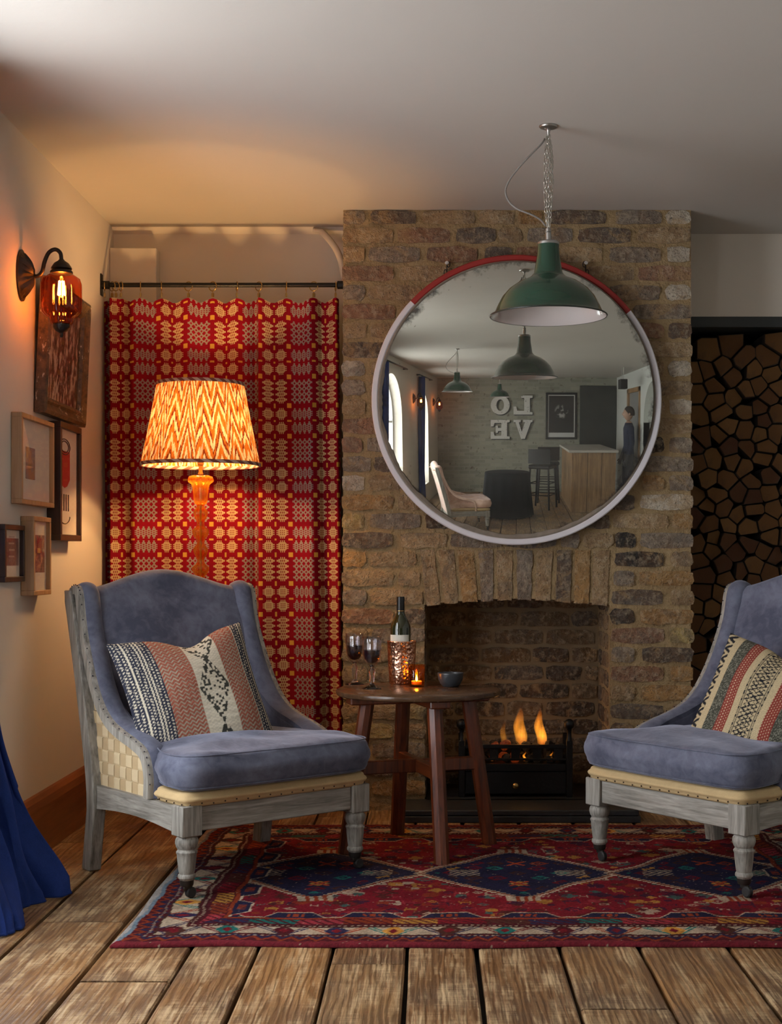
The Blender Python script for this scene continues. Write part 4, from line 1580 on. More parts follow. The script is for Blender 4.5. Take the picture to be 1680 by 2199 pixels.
def m_mirror():
    t = NT('foxed_mirror_glass')
    o = t.obj
    x, z = t.n('SeparateXYZ', 0, Vector=o), t.n('SeparateXYZ', 2, Vector=o)
    rr = t.math('SQRT', t.math('ADD', t.math('MULTIPLY', x, x), t.math('MULTIPLY', z, z)))
    n = t.noise(o, 9, 7, 0.72)
    n2 = t.noise(o, 40, 5, 0.7)
    edge = t.math('ADD', rr, t.math('MULTIPLY', t.math('SUBTRACT', n, 0.5), 0.22))
    fox = t.ramp(edge, [(0.530, 0.0), (0.565, 0.9)])
    spots = t.ramp(t.math('ADD', t.math('MULTIPLY', n2, 0.5), t.math('ADD', t.math('MULTIPLY', rr, 0.40), t.math('MULTIPLY', n, 0.25))), [(0.66, 0.0), (0.70, 0.8)])
    f = t.math('MAXIMUM', fox, spots)
    haze = t.math('ADD', 0.05, t.math('MULTIPLY', t.ramp(t.noise(t.map(o, (0.4, 1, 2.2), rot=(0, 0.5, 0)), 3, 5, 0.6), [(0.45, 0.0), (0.75, 1.0)]), 0.10))
    g = t.n('BsdfGlossy', Color=(0.66, 0.68, 0.62, 1), Roughness=0.004)
    d = t.n('BsdfDiffuse', Color=(0.42, 0.42, 0.38, 1))
    s = t.n('MixShader', _0=haze, _1=g, _2=d)
    k = t.n('BsdfDiffuse', Color=(0.035, 0.033, 0.034, 1))
    return t.done(t.n('MixShader', _0=f, _1=s, _2=k))


mb = MB()
RG = MR - 0.036
ax = Vector((math.sin(YAW), -math.cos(TILT) * math.cos(YAW), -math.sin(TILT))).normalized()
Cc = Vector((0, 0.0, 0)) - ax * RC
nr, na_ = 48, 160


def glass_pt(u, v):
    a, r = u * 2 * PI, RG * v
    x, z = r * math.sin(a), r * math.cos(a)
    # sphere of radius RC through the mirror's middle, seen along +y
    dx, dz = x - Cc.x, z - Cc.z
    y = Cc.y - math.sqrt(RC * RC - dx * dx - dz * dz)
    return (x, y, z)


mb.grid(glass_pt, na_, nr, closeu=True)
gl = mb.build('convex_glass', m_mirror(), mirror, smooth=True)
ymax = max(v.co.y for v in gl.data.vertices)
gl.location.y = 0.024 - ymax                                # rim of the glass sits just inside the seal
MB().lathe([(MR - 0.03, 0), (MR - 0.03, 0.004)], 64, M=Matrix.Translation((0, 0.062, 0)) @ Matrix.Rotation(PI / 2, 4, 'X')).build('backing_board', M_BLACK, mirror)
for sx, nm in ((960, 'left'), (1258, 'right')):
    p = W(sx, 566, 534)
    r = empty('mirror_hook', (p.x, YC, p.z))
    tag(r, 'bright-headed wall bolt with dark chain above the mirror on its %s' % nm, 'hook', 'bolts holding up the mirror')
    mb = MB()
    mb.lathe([(0.005, 0.0), (0.005, 0.025), (0.0075, 0.025), (0.0075, 0.030), (0.0001, 0.031)], 14, M=Matrix.Rotation(PI / 2, 4, 'X'))
    mb.build('bolt', simple('bright_bolt', (0.75, 0.74, 0.72), 0.25, 1.0), r, smooth='auto')
    mb = MB()
    sg = -1 if nm == 'left' else 1
    for k in range(3):
        c = Vector((sg * 0.006 * (k - 1), -0.016, -0.004 - 0.016 * k))
        d = Vector((0, 0, 1))
        sd = Vector((1, 0, 0)) if k % 2 == 0 else Vector((0, 1, 0))
        mb.tube([c + d * 0.011 * math.cos(q * PI / 6) + sd * 0.006 * math.sin(q * PI / 6) for q in range(12)], 0.0019, 6, closed=True)
    mb.build('chain', M_BLACK, r, smooth=True)

# ================================================================== enamel pendant lamps
M_GREEN = simple('green_enamel', (0.009, 0.050, 0.027), 0.16, 0.0, 0.02, 12, 0.15, 6, Coat_Weight=0.6, Coat_Roughness=0.06)
M_ENAMW = simple('white_enamel', (0.62, 0.57, 0.55), 0.12, Coat_Weight=0.5, Coat_Roughness=0.05)
M_CORD = simple('grey_flex', (0.22, 0.20, 0.185), 0.6)
M_CHAIN = simple('chain_steel', (0.55, 0.53, 0.48), 0.28, 1.0)


def pendant(label, zrim=1.806):
    """Origin on the ceiling; hangs along -z."""
    r = empty('pendant_lamp')
    tag(r, label, 'pendant lamp', 'enamel pendant lamps')
    dz = -(ZC - zrim)
    o = [(0.0335, 0.233), (0.0345, 0.228), (0.036, 0.20), (0.046, 0.138), (0.055, 0.127), (0.063, 0.121), (0.095, 0.108), (0.128, 0.085), (0.150, 0.060), (0.166, 0.030), (0.176, 0.008), (0.186, 0.001), (0.1895, -0.001), (0.1895, -0.004)]
    i_ = [(0.1875, -0.004), (0.184, 0.000), (0.174, 0.007), (0.164, 0.030), (0.148, 0.059), (0.126, 0.083), (0.093, 0.105), (0.060, 0.118), (0.044, 0.130), (0.034, 0.20), (0.0001, 0.202)]
    MB().lathe(o, 72, (0, 0, dz), cap=False).build('shade', M_GREEN, r, smooth=True)
    MB().lathe(i_, 72, (0, 0, dz), cap=False).build('shade_lining', M_ENAMW, r, smooth=True)
    MB().tube([(0.1893 * math.cos(a * PI / 36), 0.1893 * math.sin(a * PI / 36), dz - 0.0025) for a in range(72)], 0.0026, 6, closed=True).build('rolled_edge', simple('dark_enamel_edge', (0.02, 0.025, 0.02), 0.3), r, smooth=True)
    MB().lathe([(0.0355, 0.229), (0.0355, 0.236), (0.030, 0.240), (0.011, 0.242), (0.0095, 0.243), (0.0095, 0.268), (0.0065, 0.270), (0.009, 0.272), (0.009, 0.281), (0.004, 0.283), (0.003, 0.290)], 24, (0, 0, dz)).build('lampholder', M_STEEL, r, smooth='auto')
    MB().lathe([(0.004, -0.032), (0.006, -0.016), (0.012, -0.010), (0.028, -0.007), (0.0305, -0.003), (0.030, 0.0)], 32, (0, 0, 0)).build('ceiling_rose', M_STEEL, r, smooth='auto')
    # four strands of twisted-link chain
    top, bot = -0.030, dz + 0.287
    mb = MB()
    rs = random.Random(2)
    for sx, sy in ((-0.011, 0.004), (0.008, -0.005), (0.013, 0.006), (-0.003, -0.008)):
        nL = 19
        for k in range(nL):
            t0 = (k + 0.5) / nL
            z = top + (bot - top) * t0
            sp = math.sin(PI * min(1, t0 * 1.05)) ** 0.5 if t0 < 0.9 else math.sin(PI * t0) ** 0.6
            c = Vector((sx * sp + rs.uniform(-.001, .001), sy * sp, z))
            hl = (top - bot) / nL * 0.64
            an = rs.uniform(-0.3, 0.3) + (0.7 if k % 2 else -0.7)
            sd = Vector((math.cos(an), math.sin(an), 0))
            pts = []
            for q in range(10):
                w = q * 2 * PI / 10
                pts.append(c + Vector((0, 0, 1)) * hl * math.cos(w) + sd * 0.0046 * math.sin(w) * (1 if abs(math.cos(w)) < 0.9 else 0.8))
            mb.tube(pts, 0.00145, 5, closed=True)
    mb.build('chain', M_CHAIN, r, smooth=True)
    s = 661.0
    cp = [((px - 1178) / s, -0.01 * math.sin(k * 0.9), (268 - py) / s) for k, (px, py) in enumerate([(1170, 296), (1164, 307), (1150, 322), (1125, 347), (1100, 376), (1088, 398), (1087, 414), (1095, 433), (1113, 449), (1140, 460), (1160, 470), (1173, 483)])]
    MB().tube(spline(cp, 4), 0.0031, 8).build('flex', M_CORD, r, smooth=True)
    MB().lathe([(0.014, 0.200), (0.016, 0.16), (0.026, 0.12), (0.029, 0.10), (0.024, 0.075), (0.010, 0.064), (0.0001, 0.062)], 20, (0, 0, dz)).build('bulb', simple('unlit_bulb', (0.6, 0.58, 0.55), 0.1), r, smooth=True)
    return r


pend = pendant('green enamel pendant lamp hanging on chains in front of the mirror')
pend.location = ((1178 - CX) / 661.0, F_PX / 661.0, ZC)

# ================================================================== wing armchairs
CONT = [(0.150, 0.275), (0.148, 0.342), (0.165, 0.398), (0.200, 0.434), (0.265, 0.457), (0.340, 0.476), (0.415, 0.502), (0.478, 0.548), (0.530, 0.616), (0.575, 0.700), (0.612, 0.790), (0.632, 0.880), (0.648, 0.912), (0.674, 0.926), (0.706, 0.922), (0.735, 0.905)]


def post_y(z):
    return 0.545 + 0.02 * (z < 0.25) * (0.25 - z) / 0.25 + max(0, z - 0.25) ** 1.15 * 0.285


def cushion_mesh(out, z0, z1, crown, rnd=0.045, seed=1, lump=0.006):
    """Boxed cushion: outline loop, rounded edges, softly crowned top."""
    out = [np.array(p) for p in out]
    c = np.mean(out, 0)
    n = len(out)
    rows = []
    for k in range(7):
        a = PI / 2 * k / 6
        rows.append((-rnd * (1 - math.sin(a)), z0 + rnd * (1 - math.cos(a)) * 0.8))
    for k in range(1, 4):
        q = k / 4
        rows.append((0.010 * math.sin(PI * q), z0 + rnd * 0.8 + (z1 - z0 - rnd * 1.5) * q))
    for k in range(7):
        a = PI / 2 * k / 6
        rows.append((-rnd * (1 - math.cos(a)), z1 - rnd * 0.7 * (1 - math.sin(a))))
    nrm = []
    for i in range(n):
        t = out[(i + 1) % n] - out[i - 1]
        t = t / (np.linalg.norm(t) + 1e-9)
        nrm.append(np.array((t[1], -t[0])))
    mb = MB()
    v, f = [], []
    ins = []
    for off, z in rows:
        ins.append([(*(out[i] + nrm[i] * off), z) for i in range(n)])
    last = [np.array(p[:2]) for p in ins[-1]]
    first = [np.array(p[:2]) for p in ins[0]]
    m = 12
    cur = np.array(last)
    for k in range(1, m):
        q = k / m
        for _ in range(k * k // 14):
            cur = cur * 0.5 + (np.roll(cur, 1, 0) + np.roll(cur, -1, 0)) * 0.25
        ins.append([(*(cur[i] * (1 - q) + c * q), z1 + crown * (1 - (1 - q) ** 2)) for i in range(n)])
    for k in range(1, 5):
        q = k / 5
        ins.insert(0, [(*(first[i] * (1 - q) + c * q), z0) for i in range(n)])
    rs = np.random.RandomState(seed)
    ph = rs.uniform(0, 6, 6)
    for r in ins:
        for x, y, z in r:
            w = lump * (math.sin(x * 13 + ph[0]) * math.sin(y * 11 + ph[1]) + 0.5 * math.sin(x * 27 + ph[2] + y * 19) + 0.4 * math.sin(y * 41 + x * 9 + ph[3]))
            v.append((x, y, z + (w if z > (z0 + z1) / 2 else 0)))
    R = len(ins)
    for k in range(R - 1):
        for i in range(n):
            j = (i + 1) % n
            f.append((k * n + i, k * n + j, (k + 1) * n + j, (k + 1) * n + i))
    v.append((*c, z1 + crown))
    v.append((*c, z0))
    f += [((R - 1) * n + i, (R - 1) * n + (i + 1) % n, len(v) - 2) for i in range(n)]
    f += [((i + 1) % n, i, len(v) - 1) for i in range(n)]
    mb.add(v, f)
    return mb


def smooth_loop(pts, n, its=9, m=168):
    """Closed outline through pts, evenly spaced, corners eased."""
    P = np.array(pts + [pts[0]], float)
    L = np.r_[0, np.cumsum(np.hypot(*np.diff(P, axis=0).T))]
    t = np.arange(m) / m * L[-1]
    Q = np.stack([np.interp(t, L, P[:, 0]), np.interp(t, L, P[:, 1])], 1)
    for _ in range(its):
        Q = Q * 0.5 + (np.roll(Q, 1, 0) + np.roll(Q, -1, 0)) * 0.25
    return [tuple(p) for p in Q]


def armchair(label, fabric=None, detailed=True):
    fab = fabric or M_VELVET
    r = empty('wing_armchair')
    tag(r, label, 'armchair', 'wing armchairs with limed oak frames')
    hw = 0.31
    # turned front legs with castors
    for sx in (-1, 1):
        mb = MB()
        mb.box(sx * hw - 0.034, sx * hw + 0.034, -0.034, 0.034, 0.186, 0.277, 0.003)
        mb.lathe([(0.022, 0.190), (0.027, 0.186), (0.0335, 0.176), (0.0345, 0.165), (0.031, 0.153), (0.027, 0.147), (0.0275, 0.143), (0.0315, 0.139), (0.0315, 0.135), (0.029, 0.131), (0.0285, 0.12), (0.0245, 0.085), (0.0225, 0.074), (0.025, 0.071), (0.0265, 0.067), (0.0262, 0.062), (0.0225, 0.058), (0.0205, 0.054)], 28, (sx * hw, 0, 0))
        leg = mb.build('front_leg', M_LIME, r, smooth='auto')
        mb = MB()
        mb.lathe([(0.0215, 0.060), (0.0205, 0.044), (0.0185, 0.038), (0.010, 0.036)], 20, (sx * hw, 0, 0))
        mb.box(sx * hw - 0.012, sx * hw + 0.018, -0.006, 0.006, 0.024, 0.038, 0.003)
        mb.build('ferrule', simple('dark_bronze_cap', (0.05, 0.042, 0.036), 0.4, 0.7), leg, smooth='auto')
        mb = MB()
        mb.lathe([(0.004, -0.009), (0.013, -0.009), (0.0165, -0.006), (0.0165, 0.006), (0.013, 0.009), (0.004, 0.009)], 24, M=Matrix.Translation((sx * hw + 0.013, 0, 0.0165)) @ Matrix.Rotation(PI / 2, 4, 'X'))
        mb.build('castor_wheel', M_BLACK, leg, smooth='auto')
    # rails
    MB().box(-hw + 0.034, hw - 0.034, -0.024, 0.018, 0.198, 0.272, 0.003).build('front_rail', M_LIMEX, r)
    for sx in (-1, 1):
        mb = MB()
        v, f = [], []
        for i in range(10):
            q = i / 9
            y = 0.034 + (0.525 - 0.034) * q
            zb_ = 0.196 + 0.014 * math.sin(PI * q)
            xo = sx * (hw + 0.030)
            xi = sx * (hw - 0.006)
            v += [(xi, y, zb_), (xo, y, zb_), (xo, y, 0.272), (xi, y, 0.272)]
        for i in range(9):
            for k in range(4):
                f.append((i * 4 + k, i * 4 + (k + 1) % 4, (i + 1) * 4 + (k + 1) % 4, (i + 1) * 4 + k))
        f += [(0, 1, 2, 3), (36, 37, 38, 39)]
        mb.add(v, f)
        mb.build('side_rail', M_LIMEY, r)
    MB().box(-hw + 0.03, hw - 0.03, 0.525, 0.56, 0.20, 0.272, 0.002).build('back_rail', M_LIMEX, r)
    # rear posts: leg below, upright above
    for sx in (-1, 1):
        mb = MB()
        v, f = [], []
        zs = [-0.011, 0.05, 0.12, 0.19, 0.24, 0.30, 0.40, 0.5, 0.6, 0.7, 0.8, 0.86, 0.885, 0.898]
        for z in zs:
            y = post_y(z) + (0.018 * max(0, 0.2 - z) / 0.2)
            w = 0.025 if z > 0.2 else 0.022
            th = 0.027 if z < 0.88 else 0.020
            v += [(sx * (hw + 0.018) + a, y + b, z) for a, b in ((-w, -th), (w, -th), (w, th), (-w, th))]
        for i in range(len(zs) - 1):
            for k in range(4):
                f.append((i * 4 + k, i * 4 + (k + 1) % 4, (i + 1) * 4 + (k + 1) % 4, (i + 1) * 4 + k))
        f += [(0, 1, 2, 3), tuple(4 * (len(zs) - 1) + k for k in range(4))]
        mb.add(v, f)
        o = mb.build('rear_post', M_LIME, r)
        b = o.modifiers.new('soft_edges', 'BEVEL')
        b.width, b.segments = 0.004, 2
    # burlap platform with a row of nails
    plat = smooth_loop([(-0.335, -0.030), (-0.30, -0.036), (0, -0.036), (0.30, -0.036), (0.335, -0.030), (0.335, 0.05), (0.335, 0.15), (0.28, 0.17), (0.28, 0.5), (-0.28, 0.5), (-0.28, 0.17), (-0.335, 0.15), (-0.335, 0.05)], 6, 3)
    plat_o = cushion_mesh(plat, 0.271, 0.316, 0.004, 0.016, 4, 0.001).build('burlap_platform', M_BURLAP, r, smooth=True)
    mb = MB()
    for i in range(17):
        mb.sphere((-0.32 + 0.04 * i, -0.0365, 0.281 + 0.002 * math.sin(i * 2.1)), 0.0028, 6, 4)
    for sx in (-1, 1):
        for i in range(4):
            mb.sphere((sx * 0.336, -0.015 + 0.045 * i, 0.281), 0.0028, 6, 4)
    nl = mb.build('nail_heads', simple('dark_nail', (0.06, 0.04, 0.025), 0.4, 0.8), plat_o)
    nl['kind'] = 'stuff'
    # seat cushion with ears in front of the arms
    seat = smooth_loop([(-0.325, -0.060), (-0.16, -0.068), (0, -0.070), (0.16, -0.068), (0.325, -0.060), (0.352, -0.030), (0.352, 0.05), (0.344, 0.105), (0.320, 0.160), (0.292, 0.220), (0.272, 0.35), (0.25, 0.52), (0, 0.55), (-0.25, 0.52), (-0.272, 0.35), (-0.292, 0.220), (-0.320, 0.160), (-0.344, 0.105), (-0.352, 0.05), (-0.352, -0.030)], 7, 14)
    cu = cushion_mesh(seat, 0.317, 0.432, 0.020, 0.038, 9, 0.0045).build('seat_cushion', fab, r, smooth=True)
    mb = MB()
    cx_ = np.mean(np.array(seat), 0)
    for z, off in ((0.424, 0.985), (0.328, 0.978)):
        mb.tube([(cx_[0] + (p[0] - cx_[0]) * off, cx_[1] + (p[1] - cx_[1]) * off, z) for p in seat[::2]], 0.0022, 5, closed=True)
    mb.build('seam_stitching', fab, cu, smooth=True)
    # inside back, humped along the top
    def topz(u):
        return 0.905 + 0.062 * (math.cos(u * PI / 2) ** 1.6 if abs(u) < 1 else 0)

    def back(u, v):
        # v runs round the section: front face up, over the top, back face down
        x = (u * 2 - 1) * 0.292
        zt_ = topz(u * 2 - 1)
        if v < 0.62:
            q = v / 0.62
            z = 0.36 + (zt_ - 0.045 - 0.36) * q
            bow = 0.030 * math.sin(PI * min(1, q * 1.05)) * math.cos((u * 2 - 1) * PI / 2) ** 0.5 if abs(u * 2 - 1) < 1 else 0
            y = post_y(z) - 0.055 - bow + 0.004 * math.sin(x * 17 + z * 9)
        elif v < 0.80:
            a = (v - 0.62) / 0.18 * PI
            z = zt_ - 0.045 + 0.045 * math.sin(a)
            y = post_y(zt_ - 0.045) - 0.055 + 0.042 * (1 - math.cos(a))
        else:
            q = (v - 0.80) / 0.20
            z = zt_ - 0.045 - (zt_ - 0.045 - 0.25) * q
            y = post_y(z) + 0.026
        return (x, y, z)
    MB().grid(back, 41, 60).build('back_upholstery', fab, r, smooth=True)
    # wings sweeping down into the arms
    C = spline(CONT, 6)
    for sx in (-1, 1):
        mb = MB()
        v, f = [], []
        nC = len(C)
        ns = 15
        for i, (y, z) in enumerate(C):
            py_ = post_y(z) - 0.005
            zb2 = z
            # section across the thickness, front edge rolled
            dirv = np.array((max(0.02, py_ - y), 0.0))
            t0 = np.array(C[max(0, i - 1)])
            t1 = np.array(C[min(nC - 1, i + 1)])
            tg = (t1 - t0) / (np.linalg.norm(t1 - t0) + 1e-9)
            nin = np.array((tg[1], -tg[0]))                   # into the panel
            flare = 0.030 if z < 0.5 else 0.030 * max(0.0, 1 - (z - 0.5) / 0.3)
            xo, xi = 0.335 + flare * 0.3, 0.262
            mid, hr = (xo + xi) / 2, (xo - xi) / 2
            far = np.array((post_y(max(0.27, z - 0.05)) - 0.01, max(0.268, z - 0.05))) if z > 0.5 else np.array((y + 0.06, 0.268))
            far = np.array((max(y + 0.03, far[0]), far[1]))
            p_in = np.array((y, z))
            sec = []
            sec.append((xi, *(far)))
            sec.append((xi, *(p_in + nin * 0.055 + (far - p_in) * 0.15)))
            for k in range(ns - 4):
                a = PI * k / (ns - 5)
                sec.append((mid - hr * math.cos(a), *(p_in + nin * (0.030 - 0.030 * math.sin(a)))))
            sec.append((xo, *(p_in + nin * 0.030)))
            sec.append((xo, *(p_in + nin * 0.032)))
            v += [(sx * a, b, c) for a, b, c in sec]
        for i in range(nC - 1):
            for k in range(ns - 1):
                f.append((i * ns + k, i * ns + k + 1, (i + 1) * ns + k + 1, (i + 1) * ns + k))
        mb.add(v, f)
        # inner side panel
        zz = np.linspace(0.30, 0.90, 49)
        cy = np.interp(zz, [p[1] for p in CONT[:13]], [p[0] for p in CONT[:13]])
        v, f = [], []
        for z, y0 in zip(zz, cy):
            y1 = post_y(z) - 0.01
            for k in range(6):
                q = k / 5
                v.append((sx * 0.2635, y0 + 0.030 + (y1 - y0 - 0.030) * q, z))
        for i in range(48):
            for k in range(5):
                f.append((i * 6 + k, i * 6 + k + 1, i * 6 + k + 7, i * 6 + k + 6))
        mb.add(v, f)
        wing = mb.build('wing_and_arm', fab, r, smooth=True)
        if not detailed:
            continue
        # oak strip that follows the wing on the outside
        mb = MB()
        v, f = [], []
        for i, (y, z) in enumerate(C):
            t0 = np.array(C[max(0, i - 1)])
            t1 = np.array(C[min(nC - 1, i + 1)])
            tg = (t1 - t0) / (np.linalg.norm(t1 - t0) + 1e-9)
            nin = np.array((tg[1], -tg[0]))
            flare = 0.030 if z < 0.5 else 0.030 * max(0.0, 1 - (z - 0.5) / 0.3)
            xo = 0.335 + flare * 0.3
            a, b = np.array((y, z)) + nin * 0.010, np.array((y, z)) + nin * 0.040
            v += [(sx * xo, *a), (sx * (xo + 0.008), *(a + nin * 0.003)), (sx * (xo + 0.008), *b), (sx * (xo - 0.025), *b), (sx * (xo - 0.025), *a)]
        m = 5
        for i in range(nC - 1):
            for k in range(m):
                f.append((i * m + k, i * m + (k + 1) % m, (i + 1) * m + (k + 1) % m, (i + 1) * m + k))
        f += [tuple(range(m)), tuple((nC - 1) * m + k for k in range(m))]
        mb.add(v, f)
        fr = mb.build('arm_frame', M_LIME, r, smooth='auto')
        mb = MB()
        for i in range(4, nC, 3):
            y, z = C[i]
            flare = 0.030 if z < 0.5 else 0.030 * max(0.0, 1 - (z - 0.5) / 0.3)
            t0, t1 = np.array(C[i - 1]), np.array(C[min(nC - 1, i + 1)])
            tg = (t1 - t0) / (np.linalg.norm(t1 - t0) + 1e-9)
            mb.sphere((sx * (0.338 + flare * 0.3), y + tg[1] * 0.009, z - tg[0] * 0.009), 0.0024, 6, 4)
        nl = mb.build('nail_heads', simple('small_dark_nail', (0.03, 0.03, 0.05), 0.4, 0.6), fr)
        nl['kind'] = 'stuff'
        # woven webbing behind the frame: each strap over and under its neighbours
        SW = 0.040
        ny, nz_ = 10, 15
        y_at = lambda z: float(np.interp(z, [p[1] for p in CONT[:13]], [p[0] for p in CONT[:13]])) + 0.020
        z_at = lambda y: float(np.interp(y, [p[0] for p in CONT[2:]], [p[1] for p in CONT[2:]])) - 0.020
        xw = 0.322
        for k in range(ny):
            y = 0.155 + SW * (k + 0.5)
            zt2 = min(z_at(y - SW * 0.5) - 0.022, 0.86)
            # the rear post leans back: straps stop where they meet it
            zlo = 0.268
            while post_y(zlo) - 0.02 < y - SW * 0.5 and zlo < 0.9:
                zlo += 0.01
            if zt2 - zlo < 0.05:
                continue
            nseg = max(3, int((zt2 - zlo) / 0.005))
            mb = MB()
            v, f = [], []
            for i in range(nseg + 1):
                z = zlo + (zt2 - zlo) * i / nseg
                x = xw + 0.0022 * math.tanh(5 * math.sin((z - 0.268) / SW * PI + k * PI))
                v += [(sx * x, y - SW * 0.487, z), (sx * x, y + SW * 0.487, z), (sx * (x - 0.0016), y + SW * 0.487, z), (sx * (x - 0.0016), y - SW * 0.487, z)]
            for i in range(nseg):
                for q in range(4):
                    f.append((i * 4 + q, i * 4 + (q + 1) % 4, (i + 1) * 4 + (q + 1) % 4, (i + 1) * 4 + q))
            mb.add(v, f)
            mb.build('webbing_strap', M_STRAPA, r)
        for k in range(nz_):
            z = 0.268 + SW * (k + 0.5)
            ya, yb = max(0.158, y_at(z + SW * 0.5) + 0.018), post_y(z) - 0.02
            if yb - ya < 0.04:
                continue
            nseg = max(3, int((yb - ya) / 0.005))
            mb = MB()
            v, f = [], []
            for i in range(nseg + 1):
                y = ya + (yb - ya) * i / nseg
                x = xw - 0.0022 * math.tanh(5 * math.sin((y - 0.155) / SW * PI + k * PI))
                v += [(sx * x, y, z - SW * 0.487), (sx * x, y, z + SW * 0.487), (sx * (x - 0.0016), y, z + SW * 0.487), (sx * (x - 0.0016), y, z - SW * 0.487)]
            for i in range(nseg):
                for q in range(4):
                    f.append((i * 4 + q, i * 4 + (q + 1) % 4, (i + 1) * 4 + (q + 1) % 4, (i + 1) * 4 + q))
            mb.add(v, f)
            mb.build('webbing_strap', M_STRAPB, r)
        MB().grid(lambda u, v: (sx * 0.312, y_at(0.28 + 0.55 * v) + 0.012 + (post_y(0.28 + 0.55 * v) - 0.032 - y_at(0.28 + 0.55 * v)) * u, 0.28 + 0.55 * v), 4, 56).build('side_lining', M_BURLAP, r)
    return r


M_STRAPA = m_cloth('jute_webbing_light', (0.60, 0.48, 0.30), 500, 0.15)
M_STRAPB = m_cloth('jute_webbing_tan', (0.47, 0.35, 0.20), 500, 0.15)
chair_a = armchair('blue-grey velvet wing armchair with limed oak frame beside the red curtain')
chair_a.location = (-0.490, 4.328, 0.0115)
chair_a.rotation_euler = (0, 0, math.radians(39.9))
chair_b = copy_tree(chair_a)
tag(chair_b, 'blue-grey velvet wing armchair at right in front of the log stack', 'armchair', 'wing armchairs with limed oak frames')
chair_b.location = (0.740, 4.400, 0.0115)
chair_b.rotation_euler = (0, 0, math.radians(-53.4))


# ================================================================== scatter cushions
def pillow(name, size, colorfn, label, mat, thick=0.085, dent=0.0, seed=1, n=170):
    u = np.linspace(-1, 1, n)
    U, V = np.meshgrid(u, u)
    prof = np.clip((1 - np.abs(U) ** 2.6), 0, 1) ** 0.55 * np.clip((1 - np.abs(V) ** 2.6), 0, 1) ** 0.55
    X = U * (1 - 0.075 * (1 - V ** 2)) * size / 2
    Z = V * (1 - 0.070 * (1 - U ** 2)) * size / 2
    Z = Z - dent * np.exp(-((U - 0.12) / 0.33) ** 2) * np.clip((V + 0.2) / 1.2, 0, 1) ** 2
    rs = np.random.RandomState(seed)
    lump = 0.006 * np.sin(U * 4 + 1 + seed) * np.sin(V * 5) * prof
    C = colorfn((U + 1) / 2, (V + 1) / 2, rs)
    weave = 0.0011 * np.sin(V * size / 2 / 0.0032 * PI) * np.sin(U * size / 2 / 0.0045 * PI)
    P, COLS, UVS = [], [], []
    for sg in (-1, 1):
        th = thick * prof * (1 if sg < 0 else 0.75) + lump + weave * (prof > 0.05)
        P.append(np.stack([X, sg * th, Z], -1).reshape(-1, 3))
        COLS.append(C.reshape(-1, 3))
        UVS.append(np.stack([(U + 1) / 2, (V + 1) / 2], -1).reshape(-1, 2))
    ii = np.arange(n * n).reshape(n, n)
    Q = np.stack([ii[:-1, :-1], ii[:-1, 1:], ii[1:, 1:], ii[1:, :-1]], -1).reshape(-1, 4)
    me = bpy.data.meshes.new(name)
    me.from_pydata(np.concatenate(P).tolist(), [], np.concatenate([Q, Q[:, ::-1] + n * n]).tolist())
    vcol(me, np.concatenate(COLS))
    set_uv(me, np.concatenate(UVS))
    me.materials.append(mat)
    me.polygons.foreach_set('use_smooth', [True] * len(me.polygons))
    o = bpy.data.objects.new(name, me)
    COL.objects.link(o)
    return tag(o, label, 'cushion', 'woven scatter cushions on the armchairs')


CRM, NVY, TER, SAG, CHA = (np.array(c) for c in ((0.66, 0.60, 0.47), (0.030, 0.034, 0.055), (0.36, 0.115, 0.075), (0.40, 0.36, 0.27), (0.055, 0.055, 0.045)))


def kelim(u, v, rs):
    C = np.empty(u.shape + (3,))
    C[:] = CRM
    w = 0.42
    # navy and white striped ends
    ends = (u < 0.235) | (u > 0.885)
    thr = (np.floor(u * w / 0.0052 + 0.25 * np.sin(v * 260)) % 2 == 0)
    dash = (np.floor(v * w / 0.0045 + np.floor(u * w / 0.0052) * 0.5) % 2 == 0)
    dense = np.sin(u * 70) > -0.2
    navy = ends & (thr | (dash & dense))
    C[navy] = NVY
    # terracotta zigzag bands
    band = ((u >= 0.235) & (u < 0.465)) | ((u >= 0.715) & (u <= 0.885))
    C[band] = TER
    zg = np.abs(((u * w / 0.020) % 1) - 0.5) * 2
    ln = ((v * w / 0.0125 + zg * 0.8) % 1) < 0.34
    C[band & ln] = SAG
    knot = (np.floor(v * w / 0.006) + np.floor(u * w / 0.0075)) % 2 == 0
    C[band] *= np.where(knot[band], 1.08, 0.88)[:, None]
    # cream centre with ragged dark diamonds
    cen = (u >= 0.465) & (u < 0.715)
    for c0, hh in ((0.52, 0.24), (0.02, 0.20), (0.93, 0.16)):
        q = np.abs(u - 0.592) / 0.100 + np.abs(v - c0) / hh
        edge = np.abs(q - 1) < 0.20
        ins = q < 0.9
        rnd_ = rs.rand(*u.shape)
        blk = np.kron(rs.rand(u.shape[0] // 3 + 1, u.shape[1] // 3 + 1), np.ones((3, 3)))[:u.shape[0], :u.shape[1]]
        C[cen & edge & (blk < 0.62)] = CHA
        C[cen & ins & (blk < 0.26)] = CHA
    kn = (np.floor(v * w / 0.0052) + np.floor(u * w / 0.009)) % 2 == 0
    C[cen] *= np.where(kn[cen], 1.05, 0.90)[:, None]
    return C * rs.uniform(0.9, 1.08, u.shape + (1,))


